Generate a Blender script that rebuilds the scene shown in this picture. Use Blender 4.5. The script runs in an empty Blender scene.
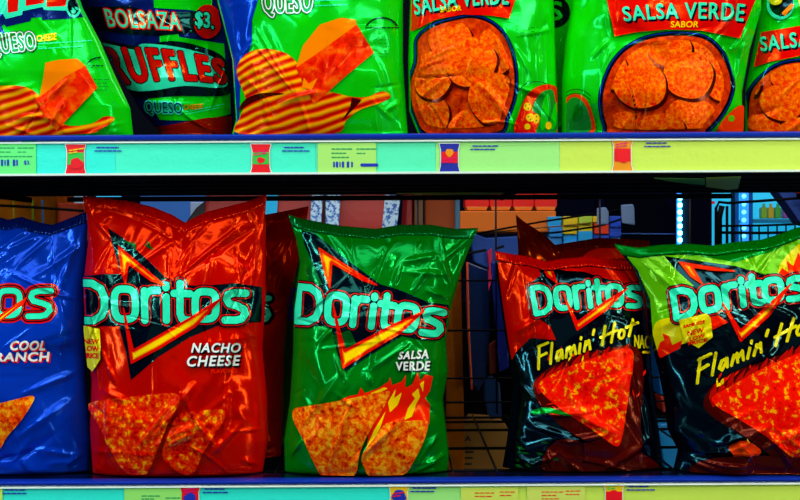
import bpy, math, random
import numpy as np
C = bpy.context.scene.collection
PI = math.pi
# ------------------------------------------------------------------ frame of the place
D = 1.2          # camera distance from the shelf fronts (m)
S = 0.0011       # metres per photograph pixel at the shelf fronts
A = math.radians(0.30)
def W(px, py, y=0.0):
    """point at depth y behind the shelf fronts that is seen at (px,py)"""
    dx = (np.asarray(px, float) - 400) * S; dz = (250 - np.asarray(py, float)) * S
    k = (D + y) / D
    return (dx * math.cos(A) + dz * math.sin(A)) * k, (-dx * math.sin(A) + dz * math.cos(A)) * k
ZU = W(400, 133.4)[1]      # top face of upper shelf
ZL = W(400, 478.8)[1]      # top face of lower shelf

# ------------------------------------------------------------------ materials
MATS = {}
def nn(nt, t, **kw):
    n = nt.nodes.new(t)
    for k, v in kw.items():
        if k in n.inputs: n.inputs[k].default_value = v
        else: setattr(n, k, v)
    return n
def mat(name, col, rough=0.5, metal=0.0, tint=None, ior=1.5, emit=None, es=0, bump=0.0, bscale=60, alpha=None, coat=0, trans=0):
    if name in MATS: return MATS[name]
    m = bpy.data.materials.new(name); m.use_nodes = True; nt = m.node_tree
    b = nt.nodes['Principled BSDF']
    b.inputs['Base Color'].default_value = (*col, 1)
    b.inputs['Roughness'].default_value = rough; b.inputs['Metallic'].default_value = metal
    b.inputs['IOR'].default_value = ior
    if tint: b.inputs['Specular Tint'].default_value = (*tint, 1)
    if coat: b.inputs['Coat Weight'].default_value = coat; b.inputs['Coat Roughness'].default_value = 0.08
    if trans: b.inputs['Transmission Weight'].default_value = trans
    if emit: b.inputs['Emission Color'].default_value = (*emit, 1); b.inputs['Emission Strength'].default_value = es
    if bump:
        tc = nn(nt, 'ShaderNodeTexCoord'); no = nn(nt, 'ShaderNodeTexNoise', Scale=bscale, Detail=3.0, Distortion=0.6)
        bp = nn(nt, 'ShaderNodeBump', Strength=bump, Distance=0.004)
        nt.links.new(tc.outputs['Object'], no.inputs['Vector']); nt.links.new(no.outputs['Fac'], bp.inputs['Height'])
        nt.links.new(bp.outputs['Normal'], b.inputs['Normal'])
    MATS[name] = m; return m
def foil(name, col, tint, rough=0.14, ior=1.6, metal=0.3, bump=0.16):
    return mat('foil_' + name, col, rough, metal, tint, ior, bump=bump, bscale=38)
def spotted(name, cols, scale=140, rough=0.2, tint=(1, .4, .05), wave=None, vor=False, bump=.3):
    """printed picture of a snack: speckled procedural colour"""
    if name in MATS: return MATS[name]
    m = mat(name, cols[0][1], rough, 0.05, tint, 1.45)
    nt = m.node_tree; b = nt.nodes['Principled BSDF']
    tc = nn(nt, 'ShaderNodeTexCoord')
    if wave:
        mp = nn(nt, 'ShaderNodeMapping'); mp.inputs['Rotation'].default_value = (0, wave[1], 0)
        nt.links.new(tc.outputs['Object'], mp.inputs['Vector'])
        t = nn(nt, 'ShaderNodeTexWave', Scale=wave[0], Distortion=wave[2], Detail=2.0); t.bands_direction = 'Z'
        t.inputs['Detail Scale'].default_value = .35
        nt.links.new(mp.outputs['Vector'], t.inputs['Vector']); o = t.outputs['Fac']
    elif vor:
        t = nn(nt, 'ShaderNodeTexNoise', Scale=scale, Detail=4.0, Roughness=0.65, Distortion=0.3)
        nt.links.new(tc.outputs['Object'], t.inputs['Vector']); o = t.outputs['Fac']
    else:
        t = nn(nt, 'ShaderNodeTexNoise', Scale=scale, Detail=3.0, Roughness=0.6)
        nt.links.new(tc.outputs['Object'], t.inputs['Vector']); o = t.outputs['Fac']
    r = nn(nt, 'ShaderNodeValToRGB'); cr = r.color_ramp
    while len(cr.elements) < len(cols): cr.elements.new(.5)
    for e, (p, c) in zip(cr.elements, cols): e.position = p; e.color = (*c, 1)
    nt.links.new(o, r.inputs['Fac']); nt.links.new(r.outputs['Color'], b.inputs['Base Color'])
    bp = nn(nt, 'ShaderNodeBump', Strength=bump, Distance=0.002)
    nt.links.new(o, bp.inputs['Height']); nt.links.new(bp.outputs['Normal'], b.inputs['Normal'])
    return m

GT = (.03, 1, .50); RT = (1, .38, .02); BT = (.15, .40, 1)
F = {
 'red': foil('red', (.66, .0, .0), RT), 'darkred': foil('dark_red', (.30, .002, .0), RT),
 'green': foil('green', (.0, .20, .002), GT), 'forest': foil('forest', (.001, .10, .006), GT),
 'bright': foil('bright_green', (.003, .60, .0), GT, rough=.16, metal=.1), 'lime': foil('lime', (.10, .46, .0), (.7, 1, .2), rough=.16, metal=.1),
 'yellow': foil('yellow', (.70, .60, .0), (1, .95, .3), rough=.17, metal=.05),
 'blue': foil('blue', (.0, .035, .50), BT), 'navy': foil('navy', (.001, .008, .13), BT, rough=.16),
 'black': foil('black', (.0004, .0006, .003), (.15, .8, 1), rough=.10),
 'ink': foil('ink', (.0003, .0012, .008), (.1, .9, .7), rough=.10),
 'aqua': foil('aqua', (.02, .74, .42), (.3, 1, .8), rough=.17, metal=0),
 'redprint': foil('red_print', (.78, .0, .0), RT, rough=.16, metal=.1),
 'flame': foil('flame', (.85, .006, .0), RT, rough=.17, metal=0), 'gold': foil('gold', (.95, .60, .0), RT, rough=.17, metal=0),
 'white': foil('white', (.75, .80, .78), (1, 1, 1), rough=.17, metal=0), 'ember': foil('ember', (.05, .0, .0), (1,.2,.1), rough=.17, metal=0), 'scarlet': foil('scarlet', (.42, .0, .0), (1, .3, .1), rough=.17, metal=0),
 'pepper': foil('pepper', (.004, .22, .01), GT, rough=.16, metal=0), 'deepgreen': foil('deep_green', (.001, .05, .004), GT, rough=.16),
 'orange': foil('orange', (.92, .20, .0), RT, rough=.17, metal=0), 'brick': foil('brick', (.75, .03, .0), RT, rough=.17, metal=0),
}
F['chip'] = spotted('chip_orange', [(.32, (.30, .0, .0)), (.41, (.82, .03, .0)), (.51, (.92, .13, .0)), (.63, (.97, .42, .01))], 150, vor=True)
F['hotchip'] = spotted('chip_hot', [(.30, (.40, .0, .0)), (.38, (.90, .0, .0)), (.56, (.92, .006, .0)), (.64, (.95, .35, .0))], 130, vor=True)
F['nachochip'] = spotted('chip_nacho', [(.30, (.22, .0, .0)), (.42, (.70, .0, .0)), (.55, (.90, .03, .0)), (.64, (.95, .36, .0))], 130, vor=True)
F['roundchip'] = spotted('chip_round', [(.33, (.75, .005, .0)), (.44, (.90, .045, .0)), (.55, (.95, .12, .0)), (.68, (.98, .27, .0))], 230, vor=True)
F['roundback'] = spotted('chip_round_back', [(.30, (.30, .0, .0)), (.55, (.70, .03, .0)), (.75, (.85, .10, .0))], 120, vor=True)
F['cheese'] = spotted('cheese_face', [(.36, (.62, .0, .0)), (.50, (.90, .015, .0)), (.66, (.95, .14, .0))], 45, vor=True, bump=.1)
F['ridge'] = spotted('chip_ridged', [(.0, (.55, .0, .0)), (.35, (.85, .02, .0)), (.65, (.93, .17, .0)), (1, (.97, .42, .0))], wave=(33, .30, 5.0))
F['ridge2'] = spotted('chip_ridged_steep', [(.0, (.55, .01, .0)), (.4, (.85, .06, .0)), (.6, (.95, .32, .0)), (1, (.97, .50, .0))], wave=(46, -.30, 3.0))

# ------------------------------------------------------------------ objects
def mesh_np(name, V, T, m, parent=None, smooth=True):
    me = bpy.data.meshes.new(name)
    V = np.ascontiguousarray(V, dtype=np.float32); T = np.ascontiguousarray(T, dtype=np.int32)
    k = T.shape[1]
    me.vertices.add(len(V)); me.vertices.foreach_set('co', V.ravel())
    me.loops.add(T.size); me.loops.foreach_set('vertex_index', T.ravel())
    me.polygons.add(len(T)); me.polygons.foreach_set('loop_start', np.arange(len(T), dtype=np.int32) * k)
    me.polygons.foreach_set('use_smooth', np.full(len(T), smooth))
    me.update(calc_edges=True); me.validate()
    me.materials.append(m)
    o = bpy.data.objects.new(name, me); C.objects.link(o)
    if parent: o.parent = parent
    return o
def tag(o, label=None, cat=None, group=None, kind=None):
    if label: o['label'] = label
    if cat: o['category'] = cat
    if group: o['group'] = group
    if kind: o['kind'] = kind
    return o
def empty(name, loc, label=None, cat=None, group=None):
    o = bpy.data.objects.new(name, None); C.objects.link(o); o.location = loc; o.empty_display_size = .05
    return tag(o, label, cat, group)
class MB:
    def __init__(s): s.v = []; s.f = []
    def add(s, v, f):
        n = len(s.v); s.v += [tuple(p) for p in v]; s.f += [tuple(i + n for i in q) for q in f]
    def box(s, x0, x1, y0, y1, z0, z1):
        s.add([(x0,y0,z0),(x1,y0,z0),(x1,y1,z0),(x0,y1,z0),(x0,y0,z1),(x1,y0,z1),(x1,y1,z1),(x0,y1,z1)],
              [(0,3,2,1),(4,5,6,7),(0,1,5,4),(1,2,6,5),(2,3,7,6),(3,0,4,7)]); return s
    def prism(s, pts, y0, y1):   # polygon in x,z extruded along y
        n = len(pts)
        s.add([(x, y0, z) for x, z in pts] + [(x, y1, z) for x, z in pts],
              [tuple(range(n)), tuple(range(2*n-1, n-1, -1))] + [(i, i + n, (i+1) % n + n, (i+1) % n) for i in range(n)]); return s
    def prismx(s, pts, x0, x1):   # polygon in y,z extruded along x
        n = len(pts)
        s.add([(x0, y, z) for y, z in pts] + [(x1, y, z) for y, z in pts],
              [tuple(range(n)), tuple(range(2*n-1, n-1, -1))] + [(i, i + n, (i+1) % n + n, (i+1) % n) for i in range(n)]); return s
    def tube(s, pts, r, n=10):
        P = [np.array(p, float) for p in pts]; rings = []
        up = np.array([0.13, 0.31, 0.94])
        for i, p in enumerate(P):
            d = P[min(i+1, len(P)-1)] - P[max(i-1, 0)]; d /= np.linalg.norm(d)
            a = np.cross(d, up); a /= np.linalg.norm(a); b = np.cross(d, a)
            rings.append([tuple(p + r * (a * math.cos(t) + b * math.sin(t))) for t in np.linspace(0, 2*PI, n, endpoint=False)])
        v = [q for g in rings for q in g]; f = []
        for i in range(len(P)-1):
            for j in range(n):
                f.append((i*n+j, i*n+(j+1) % n, (i+1)*n+(j+1) % n, (i+1)*n+j))
        f += [tuple(range(n-1, -1, -1)), tuple(range((len(P)-1)*n, len(P)*n))]
        s.add(v, f); return s
    def build(s, name, m, parent=None, org=(0, 0, 0), bevel=0, smooth=False):
        me = bpy.data.meshes.new(name); o3 = np.array(org)
        me.from_pydata([tuple(np.array(p) - o3) for p in s.v], [], s.f); me.validate()
        me.materials.append(m); o = bpy.data.objects.new(name, me); C.objects.link(o)
        if parent: o.parent = parent
        else: o.location = org
        if smooth: me.polygons.foreach_set('use_smooth', [True]*len(me.polygons))
        if bevel:
            md = o.modifiers.new('bevel', 'BEVEL'); md.width = bevel; md.segments = 2
        return o

# ------------------------------------------------------------------ 2-D shapes -> distance fields -> draped meshes
def seg_closed(pts):
    p = np.array(pts, float); return np.stack([p, np.roll(p, -1, 0)], 1)
def seg_open(pts):
    p = np.array(pts, float); return np.stack([p[:-1], p[1:]], 1)
def poly(pts): return ('poly', seg_closed(pts), 0)
def smooth_poly(pts, k=6):
    p = np.array(pts, float); n = len(p); out = []
    for i in range(n):
        a, b, c, d = p[i-1], p[i], p[(i+1) % n], p[(i+2) % n]
        for t in np.linspace(0, 1, k, endpoint=False):
            out.append(.5*((2*b) + (-a+c)*t + (2*a-5*b+4*c-d)*t*t + (-a+3*b-3*c+d)*t**3))
    return poly(out)
def ell(cx, cy, rx, ry=None, rot=0, wob=0, seed=0):
    ry = ry or rx; t = np.linspace(0, 2*PI, 48, endpoint=False)
    r = 1 + wob*(np.sin(3*t+seed) + .6*np.sin(5*t+2*seed))
    x = rx*r*np.cos(t); y = ry*r*np.sin(t)
    return poly(np.stack([cx + x*math.cos(rot) - y*math.sin(rot), cy + x*math.sin(rot) + y*math.cos(rot)], 1))
def stroke(pts, w): return ('stroke', seg_open(pts), w)
def quad_map(P, q, bend=0):
    """P in unit square (y up) -> quad TL,TR,BR,BL in px"""
    TL, TR, BR, BL = [np.array(a, float) for a in q]
    u = P[..., 0:1]; v = P[..., 1:2]
    r = (TL*(1-u) + TR*u)*v + (BL*(1-u) + BR*u)*(1-v)
    r[..., 1:2] -= bend*4*u*(1-u)
    return r
_tc = {}
def text_segs(body, sp=1.0):
    if (body, sp) in _tc: return _tc[(body, sp)]
    c = bpy.data.curves.new('t', 'FONT'); c.body = body; c.space_character = sp; c.resolution_u = 3
    o = bpy.data.objects.new('t', c); C.objects.link(o)
    dg = bpy.context.evaluated_depsgraph_get(); me = o.evaluated_get(dg).to_mesh()
    n = {}
    for p in me.polygons:
        for e in p.edge_keys: n[e] = n.get(e, 0) + 1
    co = np.array([v.co[:2] for v in me.vertices]); e = np.array([k for k, v in n.items() if v == 1])
    s = co[e]; o.to_mesh_clear() if False else None
    bpy.data.objects.remove(o); bpy.data.curves.remove(c)
    mn = s.reshape(-1, 2).min(0); mx = s.reshape(-1, 2).max(0); s = (s - mn)/(mx - mn)
    h = (s[:, 0] + s[:, 1])/2     # halve the edges so warps stay smooth
    s = np.concatenate([np.stack([s[:, 0], h], 1), np.stack([h, s[:, 1]], 1)])
    _tc[(body, sp)] = s; return s
def text(body, q, bend=0, sp=1.0): return ('poly', quad_map(text_segs(body, sp), q, bend), 0)
def arc(cx, cy, rx, ry, a0, a1, n=14, p=1.0):
    t = np.radians(np.linspace(a0, a1, n)); f = lambda c: np.sign(c)*np.abs(c)**p
    return [(cx + rx*f(math.cos(k)), cy + ry*f(math.sin(k))) for k in t]
# brush glyphs: list of polylines, each 1 unit high
def word_dor():
    G = []; o = .11
    G.append([(o, .06), (o, .94), (.50, .94), (.76, .82), (.86, .62), (.86, .38), (.76, .18), (.50, .06), (o, .06)])
    ring = lambda cx, rx: arc(cx, .46, rx, .37, 90, 450, 26, .62)
    G.append(ring(1.48, .32))
    G.append([(2.08, .06), (2.08, .80)]); G.append([(2.08, .60), (2.16, .76), (2.30, .82), (2.48, .82)])
    G.append([(2.74, .06), (2.74, .66)]); G.append([(2.74, .90), (2.74, .96)])
    G.append([(3.16, 1.02), (3.16, .24), (3.22, .10), (3.36, .06), (3.46, .06)]); G.append([(2.98, .76), (3.46, .76)])
    G.append(ring(3.94, .32))
    G.append([(5.16, .82), (4.80, .82), (4.62, .76), (4.58, .64), (4.66, .52), (4.90, .46), (5.10, .38), (5.16, .24), (5.06, .10), (4.90, .06), (4.54, .06)])
    return [np.array(g)/np.array([5.27, 1.0]) for g in G]
def word_flamin():
    G = [[(.05, 0), (.22, 1)], [(.16, .98), (.62, 1.02)], [(.12, .52), (.5, .58)],
         [(.62, .05), (.80, .95)],
         [(1.18, .50), (1.0, .48), (.90, .2), (1.0, .06), (1.14, .3), (1.20, .5), (1.2, .1)],
         [(1.36, .08), (1.46, .5), (1.42, .3), (1.58, .52), (1.60, .1)], [(1.62, .3), (1.78, .52), (1.82, .08)],
         [(1.98, .06), (2.06, .5)], [(2.10, .72), (2.12, .80)],
         [(2.22, .06), (2.32, .52), (2.28, .3), (2.46, .52), (2.50, .06)], [(2.66, .75), (2.72, .98)],
         [(3.06, .05), (3.22, 1)], [(3.50, .02), (3.66, 1.02)], [(3.0, .48), (3.78, .58)],
         arc(3.98, .28, .13, .24, 0, 360, 16), [(4.34, .02), (4.48, .9)], [(4.18, .56), (4.72, .64)]]
    return [np.array(g)/np.array([4.75, 1.0]) for g in G]
def word_strokes(word, q, w, bend=0):
    out = []
    for g in word:
        g = np.array(g); m = []
        for a, b in zip(g[:-1], g[1:]):
            for t in (0, .5): m.append(a*(1-t) + b*t)
        m.append(g[-1]); out.append(('stroke', seg_open(quad_map(np.array(m), q, bend)), w))
    return out
def sdf(shapes, X, Y):
    P = np.stack([X.ravel(), Y.ravel()], 1); R = np.full(len(P), 1e9)
    for kind, sg, w in shapes:
        a = sg[:, 0]; d = sg[:, 1] - a; L = (d**2).sum(1) + 1e-12
        for i in range(0, len(P), 20000):
            p = P[i:i+20000]; r = p[:, None] - a[None]
            t = np.clip((r*d).sum(2)/L, 0, 1)
            dd = np.sqrt(((r - t[..., None]*d)**2).sum(2).min(1))
            if kind == 'poly':
                y0 = a[:, 1]; y1 = sg[:, 1, 1]; py = p[:, 1:2]; px = p[:, 0:1]
                c = (y0[None] > py) != (y1[None] > py)
                xi = a[:, 0] + (py - y0)/np.where(y1 == y0, 1e-9, y1 - y0)*(sg[:, 1, 0] - a[:, 0])
                ins = ((c & (px < xi)).sum(1) % 2) == 1
                dd = np.where(ins, -dd, dd)
            else: dd = dd - w/2
            R[i:i+20000] = np.minimum(R[i:i+20000], dd)
    return R.reshape(X.shape)
def clip(X, Y, f):
    ny, nx = X.shape; P = np.stack([X.ravel(), Y.ravel()], 1); f = f.ravel().copy(); f[np.abs(f) < 1e-6] = 1e-6
    i = np.arange(ny*nx).reshape(ny, nx); a, b, c, d = i[:-1, :-1].ravel(), i[:-1, 1:].ravel(), i[1:, 1:].ravel(), i[1:, :-1].ravel()
    T = np.concatenate([np.stack([a, b, c], 1), np.stack([a, c, d], 1)]); I = f[T] < 0; n = I.sum(1)
    out = [T[n == 3]]; NV = len(P); ek = []
    def rot(T, k): return np.stack([T[np.arange(len(T)), (k + j) % 3] for j in range(3)], 1)
    def E(p, q): return -(np.minimum(p, q).astype(np.int64)*NV + np.maximum(p, q)) - 1
    T1 = T[n == 1]; T1 = rot(T1, np.argmax(I[n == 1], 1)) if len(T1) else T1
    T2 = T[n == 2]; T2 = rot(T2, np.argmin(I[n == 2], 1)) if len(T2) else T2
    if len(T1): out.append(np.stack([T1[:, 0], E(T1[:, 0], T1[:, 1]), E(T1[:, 0], T1[:, 2])], 1))
    if len(T2):
        ab = E(T2[:, 0], T2[:, 1]); ac = E(T2[:, 0], T2[:, 2])
        out += [np.stack([ab, T2[:, 1], T2[:, 2]], 1), np.stack([ab, T2[:, 2], ac], 1)]
    T = np.concatenate([o.astype(np.int64) for o in out])
    if not len(T): return None, None
    u, inv = np.unique(T, return_inverse=True); inv = inv.reshape(T.shape)
    V = np.zeros((len(u), 2)); g = u >= 0; V[g] = P[u[g]]
    k = -(u[~g] + 1); p = k // NV; q = k % NV; t = f[p]/(f[p] - f[q]); V[~g] = P[p]*(1 - t)[:, None] + P[q]*t[:, None]
    return V, inv

# ------------------------------------------------------------------ a crisp packet
class Bag:
    def __init__(s, label, base, left, right, top, zb, y0, depth, seed=1, folds=40, group=None, lean=.012, cust=(), amp=1.0, cat='snack bag', seal=None, name='snack_bag', crum=1.0):
        s.y0 = y0; s.depth = depth; s.zb = zb + .0008; s.lean = lean
        def edge(pts, vert):
            x, z = W([p[0] for p in pts], [p[1] for p in pts], y0)
            return (z, x) if vert else (x, z)
        s.L = edge(left, 1); s.R = edge(right, 1); s.T = edge(top, 0)
        s.L = [np.array(a)[np.argsort(s.L[0])] for a in s.L]; s.R = [np.array(a)[np.argsort(s.R[0])] for a in s.R]
        s.T = [np.array(a) for a in s.T]
        x0 = (s.L[1].mean() + s.R[1].mean())/2; s.org = (x0, y0, zb)
        s.w = s.R[1].mean() - s.L[1].mean(); s.h = s.T[1].mean() - s.zb
        rnd = random.Random(seed); s.f = []
        xm, xM = s.L[1].min(), s.R[1].max(); zt = s.T[1].max()
        for i in range(folds):
            x = rnd.uniform(xm, xM); z = rnd.uniform(s.zb, zt)
            # folds fan out from the pinched corners and edges
            cx = (xm + xM)/2; e = abs(x - cx)/(xM - xm)*2
            v = (z - s.zb)/(zt - s.zb)
            ang = rnd.gauss(PI/2, .55) if v > .65 else rnd.gauss(PI/2 if rnd.random() < .5 else 0, .7)
            Ln = rnd.uniform(.02, .07)*(1.3 if v > .6 else .8); w = rnd.uniform(.0022, .008)
            am = rnd.uniform(.0008, .0026)*rnd.choice((-1, 1, 1))*(1.7 if (v > .68 or v < .2 or e > .7) else .7)*amp
            s.f.append((x, z, math.cos(ang), math.sin(ang), Ln, w, am, rnd.uniform(-.4, .4)))
        for (px0, py0, px1, py1, w, am) in cust:
            (xa, xb), (za, zb2) = W([px0, px1], [py0, py1], y0 - depth*.7)
            Ln = math.hypot(xb - xa, zb2 - za)/2
            s.f.append(((xa+xb)/2, (za+zb2)/2, (xb-xa)/2/Ln, (zb2-za)/2/Ln, Ln*1.15, w*S*.85, am*.00135, 0.))
        # crumple facets
        s.cell = [(rnd.uniform(xm, xM), rnd.uniform(s.zb, zt), rnd.uniform(-.17, .17), rnd.uniform(-.17, .17)) for _ in range(int(26*crum))]
        s.crum = crum
        s.root = empty(name, s.org, label, cat, group)
        # front and back skins
        nu = max(60, int(s.w/S/1.15)); nv = max(60, int(s.h/S/1.15))
        t = np.linspace(-1, 1, nu); u = (.5 + .5*np.sign(t)*(1 - (1 - np.abs(t))**1.25))[None, :]; v = np.linspace(0, 1, nv)[:, None]
        u = np.repeat(u, nv, 0); v = np.repeat(v, nu, 1)
        X = x0 + (u - .5)*s.w; Z = s.zb + v*s.h
        for _ in range(14):
            X = np.interp(Z, *s.L)*(1-u) + np.interp(Z, *s.R)*u
            Z = s.zb + v*(np.interp(X, *s.T) - s.zb)
        uu, vv = u, v
        Hf = s.H(X, Z, u, v); yf = y0 + s.lean_of(v) - Hf
        yb = y0 + s.lean_of(v) + s.base_h(u, v)*.85
        def pack(Y): return np.stack([X - s.org[0], Y - s.org[1], Z - s.org[2]], 2).reshape(-1, 3)
        i = np.arange(nu*nv).reshape(nv, nu); n = nu*nv
        q = np.stack([i[:-1, :-1], i[:-1, 1:], i[1:, 1:], i[1:, :-1]], 2).reshape(-1, 4)
        rim = np.concatenate([i[0, :], i[1:, -1], i[-1, -2::-1], i[-2:0:-1, 0]]); r2 = np.roll(rim, -1)
        side = np.stack([rim, rim + n, r2 + n, r2], 1)
        Q = np.concatenate([q, (q + n)[:, ::-1], side])
        s.body = mesh_np('foil_body', np.concatenate([pack(yf), pack(yb + .0008)]), Q, F[base], s.root)
        s.lay = 0; s.names = {}
        # crimped top seal
        m = 3
        uu = np.linspace(.0, 1., nu*2); vs = np.linspace(.962, 1.006, 5)
        uu, vs = np.meshgrid(uu, vs); Xs = x0 + (uu-.5)*s.w; Zs = s.zb + vs*s.h
        for _ in range(14):
            Xs = np.interp(Zs, *s.L)*(1-uu) + np.interp(Zs, *s.R)*uu; Zs = s.zb + vs*(np.interp(Xs, *s.T) - s.zb)
        rp = .0006*np.sin((Xs)*2*PI/.0035)
        ya = y0 + s.lean_of(vs) - s.H(Xs, Zs, uu, np.minimum(vs, .999)) - .0010 + rp; yb2 = y0 + s.lean_of(vs) + s.base_h(uu, np.minimum(vs, .999))*.85 + .0016 + rp
        P = lambda Y: np.stack([Xs - s.org[0], Y - s.org[1], Zs - s.org[2]], 2).reshape(-1, 3)
        r, c = Xs.shape; i = np.arange(r*c).reshape(r, c); n = r*c
        q = np.stack([i[:-1, :-1], i[:-1, 1:], i[1:, 1:], i[1:, :-1]], 2).reshape(-1, 4)
        rim = np.concatenate([i[0, :], i[1:, -1], i[-1, -2::-1], i[-2:0:-1, 0]]); r2 = np.roll(rim, -1)
        Q = np.concatenate([q, (q+n)[:, ::-1], np.stack([rim, rim+n, r2+n, r2], 1)])
        mesh_np('top_seal', np.concatenate([P(ya), P(yb2)]), Q, F[seal or base], s.root)
    def lean_of(s, v): return s.lean*v**1.5
    def base_h(s, u, v):
        a = (1 - np.clip(np.abs(2*u - 1), 0, 1)**2.4)**.62
        g = np.clip(.55 + .45*np.sqrt(np.clip(v/.22, 0, 1)), 0, 1)
        tt = np.clip((1 - v)/.55, 0, 1); g2 = (tt*(2 - tt))**.75
        return s.depth*a*g*g2
    def H(s, X, Z, u, v):
        h = s.base_h(u, v)
        e = np.clip(np.minimum(u, 1-u)/.10, 0, 1)*np.clip((1-v)/.05, 0, 1)*np.clip(v/.03 + .2, 0, 1); e = e*e*(3-2*e)
        g = np.zeros_like(h)
        for x, z, cx, cz, Ln, w, am, cv in s.f:
            sel = (np.abs(X-x) < Ln*1.05+w*2) & (np.abs(Z-z) < Ln*1.05+w*2)
            if not sel.any(): continue
            Xs, Zs = X[sel], Z[sel]
            t = ((Xs-x)*cx + (Zs-z)*cz)/Ln; d = -(Xs-x)*cz + (Zs-z)*cx - cv*Ln*t*t*.4
            k = np.clip(1 - np.abs(d)/w, 0, 1)*(np.clip(1 - t*t, 0, 1))
            g[sel] += am*k**1.4
        # crumpled facets: max of tilted planes
        if s.cell:
            dist = np.stack([np.hypot(X-a, Z-b) for a, b, _, _ in s.cell])
            wgt = np.exp(-dist/.006 + dist.min(0)/.006); wgt /= wgt.sum(0)
            pl = np.stack([(X-a)*c + (Z-b)*d for a, b, c, d in s.cell]); g += (wgt*pl).sum(0)*.9
        return h + e*g
    def uv(s, X, Z):
        l = np.interp(Z, *s.L); r = np.interp(Z, *s.R); t = np.interp(X, *s.T)
        return (X - l)/(r - l), (Z - s.zb)/(t - s.zb)
    def front(s, X, Z):
        u, v = s.uv(X, Z); uc = np.clip(u, 0, 1); vc = np.clip(v, 0, 1)
        return s.y0 + s.lean_of(vc) - s.H(X, Z, uc, vc), u, v
    def locate(s, px, py, fast=False):
        y = s.y0 - s.depth*.6
        for k in range(4 if fast else 3):
            X, Z = W(px, py, y); u, v = s.uv(X, Z); uc = np.clip(u, 0, 1); vc = np.clip(v, 0, 1)
            Y = s.y0 + s.lean_of(vc) - s.base_h(uc, vc); y = Y
        if fast: return X, Z, Y, u, v
        for k in range(2):
            X, Z = W(px, py, y); Y, u, v = s.front(X, Z); y = Y
        return X, Z, Y, u, v
    def pr(s, name, m, shapes, grow=0, res=1.0, label=None, holes=None):
        """a printed part draped over the packet"""
        if not isinstance(shapes, list): shapes = [shapes]
        al = np.concatenate([q[1].reshape(-1, 2) for q in shapes]); pad = max(0, grow) + max(q[2] for q in shapes)/2 + 1
        mn = al.min(0) - pad; mx = al.max(0) + pad
        mn = np.maximum(mn, [-130, -170]); mx = np.minimum(mx, [930, 480])
        if mx[0] <= mn[0] or mx[1] <= mn[1]: return
        x = np.arange(mn[0], mx[0] + res, res); y = np.arange(mn[1], mx[1] + res, res)
        X, Y = np.meshgrid(x, y); f = sdf(shapes, X, Y) - grow
        if holes: f = np.maximum(f, -sdf(holes, X, Y))
        XX, ZZ, YY, u, v = s.locate(X, Y, True)
        bound = np.maximum(np.maximum(.012 - u, u - .988)*s.w/S, np.maximum(.004 - v, v - .958)*s.h/S)
        f = np.maximum(f, bound)
        P, T = clip(X, Y, f)
        if P is None: return
        x, z, yv, u, v = s.locate(P[:, 0], P[:, 1])
        e = .0006; gx = (s.front(x+e, z)[0] - s.front(x-e, z)[0])/(2*e); gz = (s.front(x, z+e)[0] - s.front(x, z-e)[0])/(2*e)
        k = np.minimum(np.sqrt(1 + gx*gx + gz*gz), 4)
        s.lay += 1; off = (.00030 + .00013*s.lay)*k
        V = np.stack([x - s.org[0], yv - off - s.org[1], z - s.org[2]], 1)
        o = mesh_np(name, V, T[:, ::-1], F[m] if isinstance(m, str) else m, s.root)
        # face towards the viewer
        n = o.data.polygons[0].normal
        if n.y > 0: o.data.flip_normals()
        if label: o['label'] = label
        return o
    def doritos(s, q, w=5.2, dark=None, seed=0, bend=0):
        g = word_strokes(word_dor(), q, w*1.22, bend)
        if dark: s.pr('emblem_field', 'ink', [poly(dark)])
        s.pr('lettering_outline', 'ink', g, 3.4, .8)
        s.pr('lettering_red_line', 'redprint', g, 2.1, .6)
        s.pr('lettering_black_line', 'black', g, 1.2, .6)
        s.pr('brand_lettering', 'aqua', g, 0, .5, 'large aqua block lettering')
    def bolt(s, up, chk, seed=0):
        for p, nm in ((up, 'emblem_peak'), (chk, 'emblem_check')):
            s.pr(nm, 'redprint', [poly(p)], .7, .6); s.pr(nm + '_glow', 'orange', [poly(p)], -2.1, .4); s.pr(nm + '_core', 'gold', [poly(p)], -3.2, .4)
# ------------------------------------------------------------------ camera
cam = bpy.data.cameras.new('camera'); co = bpy.data.objects.new('camera', cam); C.objects.link(co)
co.location = (0, -D, 0); co.rotation_euler = (PI/2, A, 0); cam.sensor_width = 36; cam.lens = 36*D/(800*S); cam.clip_start = .05
bpy.context.scene.camera = co

def flames(pts, seed, h=14, dirn=(0.25, -1)):
    """tongues of flame along an open line of points, closed along the line"""
    r = random.Random(seed); p = np.array(pts, float); out = []
    for a, b in zip(p[:-1], p[1:]):
        n = max(1, int(np.linalg.norm(b-a)/9))
        for k in range(n):
            t0 = k/n; t1 = (k+1)/n; hh = h*r.uniform(.5, 1.2)
            q0 = a + (b-a)*t0; q1 = a + (b-a)*t1; tip = (q0+q1)/2 + np.array(dirn)*hh + np.array([r.uniform(-3, 3), 0])
            mid = (q0*.45+q1*.55) + (tip - (q0+q1)/2)*.35
            out += [q0, q0*.6 + tip*.4 + np.array([-1.5, 0]), tip, mid + np.array([1.5, 0])]
    out += [p[-1]] + [q + np.array([4, 10]) for q in p[::-1]]
    return poly(out)
def licks(box, n, seed, l=12, ang=-1.2):
    r = random.Random(seed); out = []
    for _ in range(n):
        x = r.uniform(box[0], box[2]); y = r.uniform(box[1], box[3]); a = ang + r.uniform(-.5, .5); L = l*r.uniform(.5, 1.2); w = r.uniform(.8, 1.8)
        c, sn = math.cos(a), math.sin(a); b = r.uniform(-3, 3)
        out.append(poly([(x, y), (x + c*L*.5 - sn*w + b*.4, y + sn*L*.5 + c*w), (x + c*L + b, y + sn*L), (x + c*L*.5 + sn*w + b*.4, y + sn*L*.5 - c*w)]))
    return out
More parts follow.
